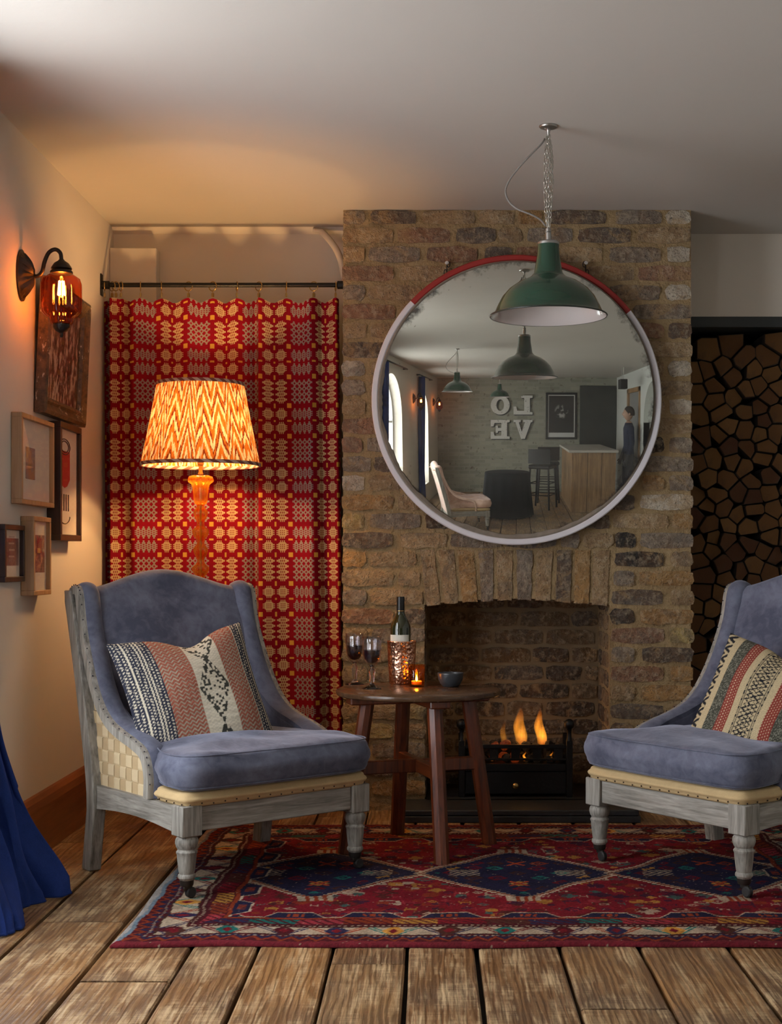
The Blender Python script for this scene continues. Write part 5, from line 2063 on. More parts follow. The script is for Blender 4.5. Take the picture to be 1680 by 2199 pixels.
def stripes(u, v, rs):
    C = np.empty(u.shape + (3,))
    C[:] = np.array((0.60, 0.49, 0.30))
    w = 0.46
    DK, RD, OL = np.array((0.020, 0.022, 0.028)), np.array((0.28, 0.050, 0.038)), np.array((0.075, 0.075, 0.058))
    e = np.minimum(u, 1 - u)
    m = e < 0.095                                             # bold black key pattern at both ends
    key = (np.abs(((v * w / 0.040) % 1) - 0.5) * 2 + e / 0.095 * 0.9) % 1 < 0.55
    C[m & key] = DK
    m = (e >= 0.165) & (e < 0.265)
    tick = rs.rand(*u.shape) < 0.25
    C[m] = OL
    C[m & tick] = np.array((0.27, 0.27, 0.21))
    m = (e >= 0.265) & (e < 0.355)
    C[m] = RD
    t = ((v * w / 0.011 + np.floor(u * w / 0.0085) * 0.5) % 1 < 0.5) & ((u * w / 0.0085) % 1 < 0.35)
    C[m & t] = np.array((0.62, 0.45, 0.30))
    cu = np.abs(u - 0.5)
    m = cu < 0.075
    q = np.abs(((v * w / 0.034) % 1) - 0.5) * 2
    lat = (np.abs(q - cu / 0.06) < 0.22) | (np.abs((1 - q) - cu / 0.06) < 0.16) | ((cu < 0.012) & (q < 0.3))
    C[m & lat & (rs.rand(*u.shape) < 0.85)] = DK
    C[(np.abs(cu - 0.090) < 0.005) & ((v * w / 0.006) % 1 < 0.65)] = DK
    C[(np.abs(cu - 0.074) < 0.005)] = DK
    kn = (np.floor(v * w / 0.0045) + np.floor(u * w / 0.0045)) % 2 == 0
    C *= np.where(kn, 1.05, 0.88)[..., None]
    return C * rs.uniform(0.9, 1.08, u.shape + (1,))


M_KELIM = m_attr('chunky_woven_wool', 0.95, 600, 0.5, (90, 110))
pil_a = pillow('scatter_cushion', 0.475, kelim, 'navy, terracotta and cream woven cushion on the armchair by the curtain', M_KELIM, 0.085, 0.045, 1)
pil_b = pillow('scatter_cushion', 0.46, stripes, 'cream cushion with red and black stripes on the right armchair', M_KELIM, 0.085, 0.03, 2)


def place(o, loc, yaw, lean, roll):
    o.matrix_world = Matrix.Translation(loc) @ Matrix.Rotation(math.radians(yaw), 4, 'Z') @ Matrix.Rotation(math.radians(-lean), 4, 'X') @ Matrix.Rotation(math.radians(roll), 4, 'Y')


place(pil_a, W(420, 1502, 664), 30, 26, -8)
place(pil_b, W(1638, 1530, 668), -40, 26, 12)

# ================================================================== round pub table
TX, TY, TZ = -0.050, 4.845, 0.565
table = empty('round_table', (TX, TY, 0.0115), math.radians(-72.3))
TZ -= 0.0115
tag(table, 'small round dark wood pub table with four splayed legs on the rug', 'table')
t = NT('worn_copper_brown_top')
n1 = t.noise(t.obj, 7, 5, 0.6)
n2 = t.noise(t.map(t.obj, (1, 0.12, 1), rot=(0, 0, 0.6)), 60, 4, 0.6)
cc = t.ramp(t.math('ADD', t.math('MULTIPLY', n1, 0.5), t.math('MULTIPLY', n2, 0.5)), [(0.35, (0.045, 0.022, 0.011)), (0.65, (0.105, 0.056, 0.028))])
M_TOP = t.done(t.bsdf(Base_Color=cc, Roughness=t.ramp(n1, [(0.3, 0.18), (0.7, 0.34)]), Specular_IOR_Level=0.35, Normal=t.bump(n2, 0.1, 0.002)))
MB().lathe([(0.05, TZ - 0.020), (0.279, TZ - 0.020), (0.284, TZ - 0.017), (0.286, TZ - 0.010), (0.284, TZ - 0.003), (0.279, TZ), (0.0001, TZ)], 96).build('table_top', M_TOP, table, smooth='auto')
mb = MB()
mb.box(-0.25, 0.25, -0.035, 0.035, TZ - 0.046, TZ - 0.0205, 0.004)
mb.box(-0.035, 0.035, -0.25, 0.25, TZ - 0.048, TZ - 0.0206, 0.004)
mb.build('bearer', M_MAHOG, table)
for k in range(4):
    a = k * PI / 2
    d = Vector((math.cos(a), math.sin(a), 0))
    sd = Vector((-math.sin(a), math.cos(a), 0))
    b0 = d * 0.262 + Vector((0, 0, 0.0005))
    b1 = d * 0.185 + Vector((0, 0, TZ - 0.046))
    mb = MB()
    v = []
    m = 8
    for e, hw in ((b0, 0.024), (b1, 0.024)):
        for q in range(m):
            w = 2 * PI * (q + 0.5) / m
            rr = hw / math.cos(PI / m) * (1.0 if q % 2 else 0.96)
            v.append(e + d * rr * math.cos(w) + sd * rr * math.sin(w))
    mb.add(v, [(q, (q + 1) % m, m + (q + 1) % m, m + q) for q in range(m)] + [tuple(range(m)), tuple(m + q for q in range(m))])
    mb.build('leg', M_MAHOG, table)
ZST = 0.288
for k in range(2):
    M = Matrix.Rotation(k * PI / 2, 4, 'Z')
    MB().box(-0.215, 0.215, -0.014, 0.014, ZST - 0.022 - 0.0005 * k, ZST + 0.022 + 0.0005 * k, 0.003, M=M).build('stretcher', M_MAHOGX if k == 0 else M_MAHOG, table)

TZ += 0.0115
# ================================================================== things on the table
def on_table(px, py_ground, dz=0.0):
    """Point on the table top under a photograph pixel."""
    s = (py_ground - CY) / (HC - TZ)
    return Vector(((px - CX) / s, F_PX / s, TZ + dz))


M_CRYST = m_thin_glass('crystal', (0.90, 0.89, 0.91), 0.0, 2.0)
M_STEM = m_glass('solid_crystal', (0.98, 0.97, 0.98), 1.47)
M_WINE = simple('red_wine', (0.020, 0.001, 0.004), 0.05, 0.0, Transmission_Weight=0.25, Specular_IOR_Level=0.6)


def wineglass(p, h, label, fill):
    r = empty('wine_glass', p)
    tag(r, label, 'wine glass', 'wine glasses on the round table')
    o = [(0.0335, 0.0), (0.034, 0.002), (0.028, 0.0045), (0.012, 0.010), (0.007, 0.017), (0.0062, 0.024), (0.0085, 0.045), (0.0105, 0.058), (0.009, 0.066), (0.0062, 0.072), (0.0075, 0.078), (0.018, 0.088), (0.027, 0.103), (0.0305, 0.120), (0.031, 0.140), (0.0318, 0.165), (0.033, h)]
    i_ = [(0.0315, h), (0.0300, 0.165), (0.0292, 0.140), (0.0287, 0.120), (0.025, 0.104), (0.016, 0.091), (0.0001, 0.087)]
    fl = lambda a, q: (0.022 * math.cos(a * 12)) if 10 <= q <= 15 else (0.05 * math.cos(a * 6) if 5 <= q <= 8 else 0)
    mb = MB()
    mb.lathe([(0.0001, 0.084)] + o[10:] + i_, 72, cap=False, flute=lambda a, q: fl(a, q + 9) if q <= 7 else 0)
    mb.build('bowl', M_CRYST, r, smooth=True)
    mb = MB()
    mb.lathe([(0.0001, 0.0)] + o[:11] + [(0.0001, 0.0775)], 72, cap=False, flute=lambda a, q: fl(a, q - 1) if q <= 10 else 0)
    mb.build('stem_and_foot', M_STEM, r, smooth=True)
    mb = MB()
    mb.lathe([(0.0001, 0.0880), (0.0155, 0.0918), (0.0245, 0.1045), (0.0282, 0.1202), (0.0288, fill), (0.0001, fill)], 48, cap=False)
    mb.build('wine', M_WINE, r, smooth='auto')
    return r


wineglass(on_table(762, 1470), 0.183, 'left of two cut wine glasses, filled higher with red wine', 0.1405)
wineglass(on_table(799, 1479), 0.181, 'right of two cut wine glasses, in front, beside the copper cooler', 0.1345)

cool_p = on_table(863, 1468)
cooler = empty('wine_cooler', cool_p)
tag(cooler, 'hammered copper wine cooler holding the bottle on the round table', 'wine cooler')
t = NT('hammered_copper')
vr = t.n('TexVoronoi', 0, _p={'feature': 'SMOOTH_F1'}, Vector=t.map(t.obj, (1, 1, 1)), Scale=115.0)
M_COPPER = t.done(t.bsdf(Base_Color=(0.86, 0.47, 0.31, 1), Metallic=1.0, Roughness=0.24, Normal=t.bump(vr, 0.55, 0.006)))
MB().lathe([(0.0001, 0.0), (0.043, 0.0), (0.045, 0.003), (0.0475, 0.05), (0.0505, 0.10), (0.0525, 0.151), (0.0535, 0.153), (0.0525, 0.155), (0.050, 0.152), (0.048, 0.10), (0.042, 0.006), (0.0001, 0.006)], 72, cap=False).build('cup', M_COPPER, cooler, smooth=True)

bot = empty('wine_bottle', cool_p + Vector((-0.004, -0.006, 0.0075)))
tag(bot, 'dark green wine bottle with black capsule standing in the copper cooler', 'bottle')
MB().lathe([(0.0001, 0.004), (0.030, 0.0), (0.036, 0.005), (0.0365, 0.02), (0.0365, 0.190), (0.035, 0.203), (0.028, 0.222), (0.0185, 0.237), (0.0145, 0.250), (0.0138, 0.262), (0.0138, 0.285), (0.0001, 0.286)], 48, cap=False).build('glass', simple('dark_green_glass', (0.016, 0.018, 0.004), 0.06, Coat_Weight=0.6, Coat_Roughness=0.03), bot, smooth=True)
MB().lathe([(0.0144, 0.245), (0.0146, 0.262), (0.0142, 0.290), (0.0142, 0.303), (0.0135, 0.306), (0.0001, 0.307)], 40, cap=False).build('capsule', simple('black_foil', (0.012, 0.011, 0.011), 0.3, 0.4), bot, smooth='auto')
mb = MB()
mb.lathe([(0.0150, 0.2545), (0.0151, 0.2555), (0.0150, 0.2565)], 40, cap=False)
mb.build('gold_line', M_BRASS, bot, smooth=True)
mb = MB()
mb.grid(lambda u, v: (0.0369 * math.sin(-1.35 + u * 2.3), -0.0369 * math.cos(-1.35 + u * 2.3), 0.08 + v * 0.090), 24, 4)
mb.build('label', simple('cream_paper', (0.66, 0.64, 0.56), 0.7), bot, smooth=True)

cand_p = on_table(895, 1474)
hold = empty('candle_holder', cand_p)
tag(hold, 'amber glass candle holder glowing in front of the copper cooler', 'candle holder')
MB().lathe([(0.0001, 0.0), (0.0255, 0.0), (0.027, 0.002), (0.029, 0.03), (0.0325, 0.077), (0.0308, 0.077), (0.0268, 0.03), (0.024, 0.007), (0.0001, 0.007)], 56, cap=False).build('glass_cup', m_thin_glass('amber_votive_glass', (0.97, 0.64, 0.22), 0.03, 0.8), hold, smooth=True)
tl = empty('tealight', cand_p + Vector((0, 0, 0.0072)))
tag(tl, 'burning tealight inside the amber glass holder', 'candle')
MB().lathe([(0.0001, 0.0), (0.0185, 0.0), (0.0185, 0.012), (0.0178, 0.012), (0.0178, 0.010), (0.0001, 0.010)], 32, cap=False).build('wax', simple('lit_wax', (0.75, 0.60, 0.38), 0.5, Subsurface_Weight=0.2), tl, smooth='auto')
MB().lathe([(0.0001, 0.011), (0.0035, 0.015), (0.0042, 0.019), (0.0028, 0.026), (0.0001, 0.035)], 16, cap=False).build('flame', m_emit('candle_flame', (1.0, 0.60, 0.20), 90.0), tl, smooth=True)
point_light('candle_light', (0, 0, 0.024), 0.35, WARM, 0.004, tl)

bowl = tag(MB().lathe([(0.0001, 0.0), (0.027, 0.0), (0.029, 0.002), (0.036, 0.010), (0.0425, 0.024), (0.0455, 0.044), (0.0460, 0.048), (0.0448, 0.049), (0.0435, 0.046), (0.040, 0.024), (0.033, 0.012), (0.025, 0.006), (0.0001, 0.005)], 56, cap=False).build('small_bowl', simple('charcoal_stoneware', (0.035, 0.038, 0.043), 0.35, 0, 0.2, 90), smooth=True), 'small charcoal stoneware bowl on the right of the round table', 'bowl')
bowl.location = on_table(968, 1474)

# ================================================================== fire basket, coals, flames
ZH = 0.0472
SG = 528.0
YG = F_PX / SG
bx0, bx1 = (992 - CX) / SG, (1223 - CX) / SG
gz = lambda py: W(0, py, SG).z
YGB = YG + 0.19
basket = empty('fire_basket', ((bx0 + bx1) / 2, YG, ZH))
tag(basket, 'black iron fire basket with ball finials and ash drawer in the fireplace', 'fire basket')
hwid = (bx1 - bx0) / 2
for sx in (-1, 1):
    mb = MB()
    mb.box(sx * hwid - 0.013, sx * hwid + 0.013, -0.012, 0.012, 0, gz(1590) - ZH, 0.002)
    mb.lathe([(0.013, 0.0), (0.010, 0.010), (0.0085, 0.03), (0.010, 0.042), (0.013, 0.045)], 16, (sx * hwid, 0, gz(1590) - ZH))
    mb.build('post', M_IRON, basket, smooth='auto')
    mb = MB()
    mb.sphere((sx * hwid, 0, gz(1555) - ZH), 0.0215, 24, 14)
    mb.build('ball_finial', M_IRON, basket, smooth=True)
    MB().box(sx * hwid - 0.008, sx * hwid + 0.008, 0.012, 0.19, 0.11, gz(1610) - ZH, 0.002).build('side_plate', M_IRON, basket)
    MB().box(sx * hwid - 0.010, sx * hwid + 0.010, 0.17, 0.19, 0, gz(1585) - ZH, 0.002).build('rear_post', M_IRON, basket)
z1_, z2_ = gz(1603) - ZH, gz(1630) - ZH
MB().box(-hwid + 0.012, hwid - 0.012, -0.008, 0.004, z1_ - 0.008, z1_ + 0.008, 0.002).build('front_bar', M_IRON, basket)
MB().box(-hwid + 0.012, hwid - 0.012, -0.006, 0.004, z2_ - 0.006, z2_ + 0.004, 0.002).build('front_bar', M_IRON, basket)
for k in range(5):
    x = -hwid + 2 * hwid * (k + 0.5) / 5
    MB().box(x - 0.018, x + 0.018, -0.002, 0.003, z2_, z1_, 0.001).build('bar_plate', M_IRON, basket)
MB().box(-hwid + 0.01, hwid - 0.01, 0.178, 0.186, 0.10, gz(1608) - ZH, 0.002).build('back_plate', M_IRON, basket)
mb = MB()
mb.box(-hwid + 0.013, hwid - 0.013, -0.004, 0.18, 0.012, gz(1656) - ZH - 0.002, 0.002)
drawer = mb.build('ash_drawer', M_IRON, basket)
MB().box(-hwid + 0.013, hwid - 0.013, -0.006, 0.18, gz(1656) - ZH, gz(1640) - ZH, 0.002).build('grate_floor', M_IRON, basket)
MB().lathe([(0.005, 0.0), (0.005, 0.008), (0.011, 0.012), (0.0125, 0.016), (0.011, 0.021), (0.0001, 0.023)], 20, M=Matrix.Translation(((1107 - CX) / SG - (bx0 + bx1) / 2, -0.004, gz(1686) - ZH)) @ Matrix.Rotation(PI / 2, 4, 'X')).build('knob', M_BRASS, drawer, smooth=True)


def m_coal():
    t = NT('coal')
    n = t.noise(t.obj, 60, 4)
    return t.done(t.bsdf(Base_Color=t.ramp(n, [(0.3, (0.006, 0.006, 0.007)), (0.7, (0.035, 0.032, 0.030))]), Roughness=0.55, Normal=t.bump(n, 0.6, 0.006)))


def m_ember():
    t = NT('glowing_ember')
    n = t.noise(t.obj, 45, 5, 0.7)
    e = t.n('Emission', Color=t.ramp(n, [(0.45, (0.5, 0.02, 0.004)), (0.62, (1.0, 0.10, 0.01)), (0.72, (1.0, 0.35, 0.06))]), Strength=t.ramp(n, [(0.44, 0.0), (0.55, 1.0)]))
    st = t.math('MULTIPLY', t.ramp(n, [(0.55, 0.0), (0.74, 1.0)]), 2.4)
    t.set(e.node.inputs['Strength'], st)
    b = t.bsdf(Base_Color=(0.012, 0.010, 0.010, 1), Roughness=0.7)
    return t.done(t.n('AddShader', _0=b, _1=e))


M_COAL, M_EMBER = m_coal(), m_ember()


def coal_mesh(k):
    bm = bmesh.new()
    bmesh.ops.create_icosphere(bm, subdivisions=2, radius=1.0)
    rr = random.Random(k)
    pl = [(Vector((rr.uniform(-1, 1), rr.uniform(-1, 1), rr.uniform(-1, 1))).normalized(), rr.uniform(0.5, 0.8)) for _ in range(7)]
    for v in bm.verts:
        for n_, d_ in pl:
            q = v.co.dot(n_)
            if q > d_:
                v.co -= n_ * (q - d_)
        v.co *= rr.uniform(0.96, 1.04)
    me = bpy.data.meshes.new('coal')
    bm.to_mesh(me)
    bm.free()
    return me


CM = [coal_mesh(k) for k in range(7)]
for m in CM:
    m.materials.append(M_COAL)
CE = [coal_mesh(k + 20) for k in range(3)]
for m in CE:
    m.materials.append(M_EMBER)
rr = random.Random(11)
ztop0 = z1_ + ZH
for k in range(34):
    layer = 0 if k < 18 else 1
    i = k % 9
    row = (k // 9) % 2
    x = (bx0 + 0.042) + i * (2 * hwid - 0.075) / 8 + rr.uniform(-.006, .006)
    y = YG + (0.045 if row == 0 else 0.115) + rr.uniform(-.01, .01)
    z = (0.198 if layer == 0 else 0.245) + rr.uniform(-.006, .008)
    sc = rr.uniform(0.024, 0.031)
    hot = (k in (4, 20, 21, 2, 12))
    o = bpy.data.objects.new('coal', rr.choice(CE if hot else CM))
    COL.objects.link(o)
    o.location = (x, y, z)
    o.scale = (sc, sc * rr.uniform(0.8, 1.1), sc * rr.uniform(0.7, 1.0))
    o.rotation_euler = (rr.uniform(0, 6), rr.uniform(0, 6), rr.uniform(0, 6))
    if hot:
        tag(o, 'red-hot glowing lump of coal in the fire basket', 'coal', 'glowing coals in the fire basket')
    else:
        tag(o, 'black lump of coal heaped in the fire basket', 'coal', 'black coals in the fire basket')


def m_flame(name, zb_, zt_, k):
    t = NT(name)
    z = t.n('SeparateXYZ', 2, Vector=t.obj)
    q = t.n('MapRange', Value=z, From_Min=zb_, From_Max=zt_)
    c = t.ramp(q, [(0.0, (1.0, 0.22, 0.03)), (0.25, (1.0, 0.36, 0.03)), (0.6, (1.0, 0.30, 0.02)), (1.0, (0.9, 0.14, 0.01))])
    nz = t.ramp(t.noise(t.map(t.obj, (1.0, 1.0, 0.3)), 55, 3, 0.6), [(0.35, 0.35), (0.6, 1.0)])
    st = t.math('MULTIPLY', t.math('MULTIPLY', t.ramp(q, [(0.0, 0.25), (0.25, 1.0), (0.6, 0.6), (1.0, 0.03)]), k), nz)
    return t.done(None, t.n('Emission', Color=c, Strength=st))


def flame(px, py0, py1, wpx, bend, label, k, y_off=0.08):
    s = F_PX / (YG + y_off)
    p0, p1 = W(px, py0, s), W(px, py1, s)
    h = p1.z - p0.z
    mb = MB()
    nl, nn = 18, 20
    v, f = [], []
    for j in range(nl):
        q = j / (nl - 1)
        r = wpx / s / 2 * max(0.03, (math.sin(PI * min(1, 0.18 + q * 0.82)) ** 0.9)) * (1 - q * 0.45)
        cx_ = bend * h * math.sin(q * 2.6) * q + 0.004 * math.sin(q * 9)
        for i in range(nn):
            a = 2 * PI * i / nn
            v.append((cx_ + r * math.cos(a), 0.7 * r * math.sin(a), h * q))
    for j in range(nl - 1):
        for i in range(nn):
            f.append((j * nn + i, j * nn + (i + 1) % nn, (j + 1) * nn + (i + 1) % nn, (j + 1) * nn + i))
    f += [tuple(range(nn)), tuple((nl - 1) * nn + i for i in range(nn))]
    mb.add(v, f)
    o = mb.build('flame', m_flame('flame_gas', 0.0, h, k), smooth=True, loc=p0)
    return tag(o, label, 'flame', 'flames over the coals')


flame(1118, 1602, 1512, 33, -0.02, 'middle yellow flame rising from the coals', 42)
flame(1163, 1602, 1516, 28, -0.08, 'right pointed yellow flame rising from the coals', 70)
flame(1080, 1600, 1540, 16, 0.06, 'left thin orange flame over glowing embers', 20)
flame(1057, 1634, 1612, 9, 0.1, 'small flame showing between the bars under the left coals', 260, 0.02)
flame(1126, 1634, 1612, 7, 0.1, 'small flame showing between the bars under the middle coals', 300, 0.02)
flame(1184, 1634, 1612, 7, 0.1, 'small flame showing between the bars under the right coals', 260, 0.02)
fl_ = point_light('fire_light', (0.36, YG + 0.08, 0.345), 0.4, (1.0, 0.42, 0.10), 0.05)

# ================================================================== firewood stack
LG = 491.0
YLOG = F_PX / LG
pts = [(180, 275), (300, 250), (385, 330), (540, 320), (605, 220), (250, 375), (440, 390), (150, 410), (85, 430), (310, 445), (190, 490), (570, 430), (480, 500), (340, 570), (395, 530), (90, 540), (200, 600), (545, 565), (600, 510), (240, 670), (395, 650), (490, 645), (590, 680), (95, 690), (285, 745), (510, 715), (400, 785), (490, 810), (590, 800), (130, 830), (220, 820), (70, 890), (290, 895), (405, 900), (520, 890), (190, 960), (90, 990), (315, 985), (510, 960), (385, 1020), (150, 1095), (280, 1100), (440, 1105), (550, 1080), (620, 1010), (210, 1190), (360, 1180), (440, 1210), (555, 1180), (90, 1215), (145, 1270), (85, 1325), (265, 1290), (335, 1325), (450, 1300), (585, 1285), (280, 1390), (175, 1385), (410, 1400), (535, 1375), (200, 1470), (265, 1485), (95, 1520), (425, 1500), (565, 1465), (525, 1545), (180, 1550), (340, 1560), (110, 1615), (245, 1640), (605, 1590), (365, 1690), (445, 1655), (135, 1710), (280, 1740), (430, 1745), (560, 1700), (130, 1820), (240, 1830), (360, 1830), (480, 1830), (590, 1810), (80, 1910), (180, 1920), (300, 1930), (420, 1930), (540, 1920), (75, 2010), (160, 2050), (270, 2030), (390, 2040), (500, 2030), (600, 2040), (100, 2150), (210, 2150), (330, 2140), (450, 2150), (570, 2140)]
P2 = [(1470 + x / 2.971, 660 + y / 2.971) for x, y in pts]
rl = random.Random(21)
for y in np.arange(1420, 1735, 36):
    for x in np.arange(1500, 1690, 38):
        P2.append((x + rl.uniform(-7, 7) + (y // 36 % 2) * 16, y + rl.uniform(-6, 6)))
for y in np.arange(745, 1735, 37):
    for x in np.arange(1700, 1850, 37):
        P2.append((x + rl.uniform(-7, 7), y + rl.uniform(-7, 7)))
SITES = [((x - CX) / LG, HC - (y - CY) / LG) for x, y in P2]


def clip(poly, a, b, c):
    """Keep the part of poly where a*x + b*y <= c."""
    out = []
    for i in range(len(poly)):
        p, q = poly[i], poly[(i + 1) % len(poly)]
        dp, dq = a * p[0] + b * p[1] - c, a * q[0] + b * q[1] - c
        if dp <= 0:
            out.append(p)
        if dp * dq < 0:
            t = dp / (dp - dq)
            out.append((p[0] + (q[0] - p[0]) * t, p[1] + (q[1] - p[1]) * t))
    return out


def m_log():
    t = NT('split_log_face')
    o = t.obj
    n = t.noise(o, 14, 5, 0.6)
    tone = t.ramp(t.rnd, [(0.0, (0.075, 0.024, 0.007)), (0.5, (0.135, 0.058, 0.014)), (1.0, (0.19, 0.094, 0.026))])
    off = t.n('CombineXYZ', X=t.math('MULTIPLY', t.math('SUBTRACT', t.rnd, 0.5), 0.06), Y=0.0, Z=t.math('MULTIPLY', t.rnd, -0.05))
    w = t.n('TexWave', 1, _p={'wave_type': 'RINGS', 'rings_direction': 'Y'}, Vector=t.n('VectorMath', _p={'operation': 'ADD'}, _0=o, _1=off), Scale=60.0, Distortion=3.0, Detail=2.0)
    c = t.mix(t.math('MULTIPLY', w, 0.35), tone, t.mix(1.0, tone, (0.5, 0.4, 0.35), 'MULTIPLY'))
    c = t.mix(t.ramp(n, [(0.55, 0.0), (0.7, 0.6)]), c, (0.07, 0.035, 0.015))
    return t.done(t.bsdf(Base_Color=c, Roughness=0.85, Normal=t.bump(n, 0.4, 0.005)))


M_LOG = m_log()
M_BARK = simple('bark', (0.045, 0.030, 0.020), 0.95, 0, 0.9, 45, 0.4, 20)
for k, s in enumerate(SITES):
    if s[0] < XCR + 0.012 or s[0] > 1.85 or s[1] < 0.03:
        continue
    R0 = 0.062
    poly = [(s[0] - R0, s[1] - R0), (s[0] + R0, s[1] - R0), (s[0] + R0, s[1] + R0), (s[0] - R0, s[1] + R0)]
    for j, q in enumerate(SITES):
        if j == k:
            continue
        dx, dy = q[0] - s[0], q[1] - s[1]
        if dx * dx + dy * dy > 0.04:
            continue
        L = math.hypot(dx, dy)
        mx, my = (q[0] + s[0]) / 2, (q[1] + s[1]) / 2
        poly = clip(poly, dx / L, dy / L, (dx * mx + dy * my) / L - 0.0022)
        if len(poly) < 3:
            break
    poly = clip(poly, -1, 0, -(XCR + 0.004)) if len(poly) >= 3 else poly
    poly = clip(poly, 0, -1, -0.004) if len(poly) >= 3 else poly
    if len(poly) < 3:
        continue
    # a split log keeps one or two rounded bark sides; the rest are flat cleft faces
    a0 = rl.uniform(0, 2 * PI)
    rad = max(math.hypot(p[0] - s[0], p[1] - s[1]) for p in poly)
    for q in range(9):
        a = a0 + (q - 4) * 0.27
        poly = clip(poly, math.cos(a), math.sin(a), math.cos(a) * s[0] + math.sin(a) * s[1] + rad * 0.86)
    if rl.random() < 0.6 and len(poly) >= 3:
        a = a0 + PI + rl.uniform(-0.9, 0.9)
        poly = clip(poly, math.cos(a), math.sin(a), math.cos(a) * s[0] + math.sin(a) * s[1] + rad * rl.uniform(0.25, 0.7))
    if len(poly) < 3:
        continue
    c = (sum(p[0] for p in poly) / len(poly), sum(p[1] for p in poly) / len(poly))
    dep = rl.uniform(0.22, 0.30)
    mb = MB()
    y0 = YLOG + rl.uniform(0.0, 0.035)
    n = len(poly)
    lp = [(p[0] - c[0], p[1] - c[1]) for p in poly]
    v = [(x * 0.93, 0, z * 0.93) for x, z in lp] + [(x, 0.004, z) for x, z in lp] + [(x * 0.97, dep, z * 0.97) for x, z in lp]
    mb.add(v, [tuple(range(n))], 0)
    mb.add(v, [(i, (i + 1) % n, n + (i + 1) % n, n + i) for i in range(n)] + [(n + i, n + (i + 1) % n, 2 * n + (i + 1) % n, 2 * n + i) for i in range(n)] + [tuple(range(2 * n, 3 * n))], 1)
    o = mb.build('split_log', [M_LOG, M_BARK], loc=(c[0], y0, c[1]), fix=False)
    tag(o, 'split firewood log in the tall stack right of the chimney', 'log', 'split logs in the firewood stack')


# ================================================================== blue window curtain pooling on the floor
def blue_curtain(yfar, wide, label, pool=1.0):
    nu, nv = 110, 130
    mb = MB()
    v, f = [], []
    for j in range(nv):
        q = j / (nv - 1)                                       # 0 at the floor, 1 at the top
        z = 2.28 * q ** 1.25
        low = max(0.0, 1 - z / 0.62) * pool
        for i in range(nu):
            u = i / (nu - 1)                                   # 0 = far edge, 1 = near edge
            y = yfar - wide * u + 0.010 * math.sin(u * 40)
            fold = 0.034 * math.sin(u * 30 + 0.4) + 0.012 * math.sin(u * 61 + z * 2)
            x = XL + 0.055 + fold * (1 - 0.3 * low)
            x += 0.165 * low ** 1.9 * (0.80 + 0.30 * math.sin(u * 9 + 0.2)) + 0.035 * low * math.sin(u * 20 + z * 6)
            y += (0.17 * (1 - u) ** 1.3 - 0.16 * u) * low ** 1.5 + 0.02 * low * math.sin(z * 18 + u * 8)
            zz = z + 0.004 + 0.035 * low ** 3 * (0.5 + 0.5 * math.sin(u * 25 + 3 * q)) * (q > 0.02)
            v.append((max(x, XL + 0.006), y, zz))
    for j in range(nv - 1):
        for i in range(nu - 1):
            a = j * nu + i
            f.append((a, a + 1, a + nu + 1, a + nu))
    mb.add(v, f)
    o = mb.build('window_curtain', M_BLUE, smooth=True)
    sm = o.modifiers.new('cloth_thickness', 'SOLIDIFY')
    sm.thickness = 0.004
    return tag(o, label, 'curtain', 'royal blue window curtains')


M_BLUE = m_cloth('royal_blue_wool', (0.022, 0.050, 0.235), 260, 0.35)
blue_curtain(4.065, 0.20, 'royal blue window curtain pooling on the floorboards at the left edge')
blue_curtain(1.16, 0.22, 'blue curtain half drawn over the nearer window in the mirror', 0.25)
blue_curtain(-1.58, 0.24, 'blue curtain half drawn over the farther window in the mirror', 0.25)
for y0, y1, nm in ((2.60, 4.12, 'nearest the armchair'), (-0.45, 1.22, 'second from the fireplace'), (-2.9, -1.5, 'farthest from the fireplace')):
    pole2 = empty('curtain_pole', (XL, 0, 2.31))
    tag(pole2, 'black pole carrying the blue curtain at the window ' + nm, 'curtain rod', 'black poles above the windows')
    MB().tube([(0.055, y0, 0), (0.055, y1, 0)], 0.012, 12).build('pole', M_IRON, pole2, smooth=True)
    for y in (y0 + 0.05, y1 - 0.03):
        MB().box(0.0, 0.060, y - 0.008, y + 0.008, -0.010, 0.010, 0.002).build('bracket', M_IRON, pole2)

# ================================================================== the far end of the room, seen in the mirror
sconce((XL, -1.20, SCZ - 0.05), 0.0, 'lit amber wall light between the two arched windows in the mirror', 2.0)
sconce((XL, -3.35, SCZ - 0.05), 0.0, 'lit amber wall light farthest away in the mirror', 2.0)
for (x, y, zr, lab) in ((-0.40, 0.95, 1.90, 'green pendant lamp reflected small at left in the mirror'), (0.02, -2.25, 1.95, 'farthest green pendant lamp reflected above the wall letters')):
    p = pendant(lab, zr)
    p.location = (x, y, ZC)

# LOVE letters on the back wall
M_LET = m_worn('white_letter_paint', (0.62, 0.62, 0.58), (0.12, 0.11, 0.10), 0.60)
M_LETS = simple('black_letter_side', (0.03, 0.03, 0.03), 0.6)


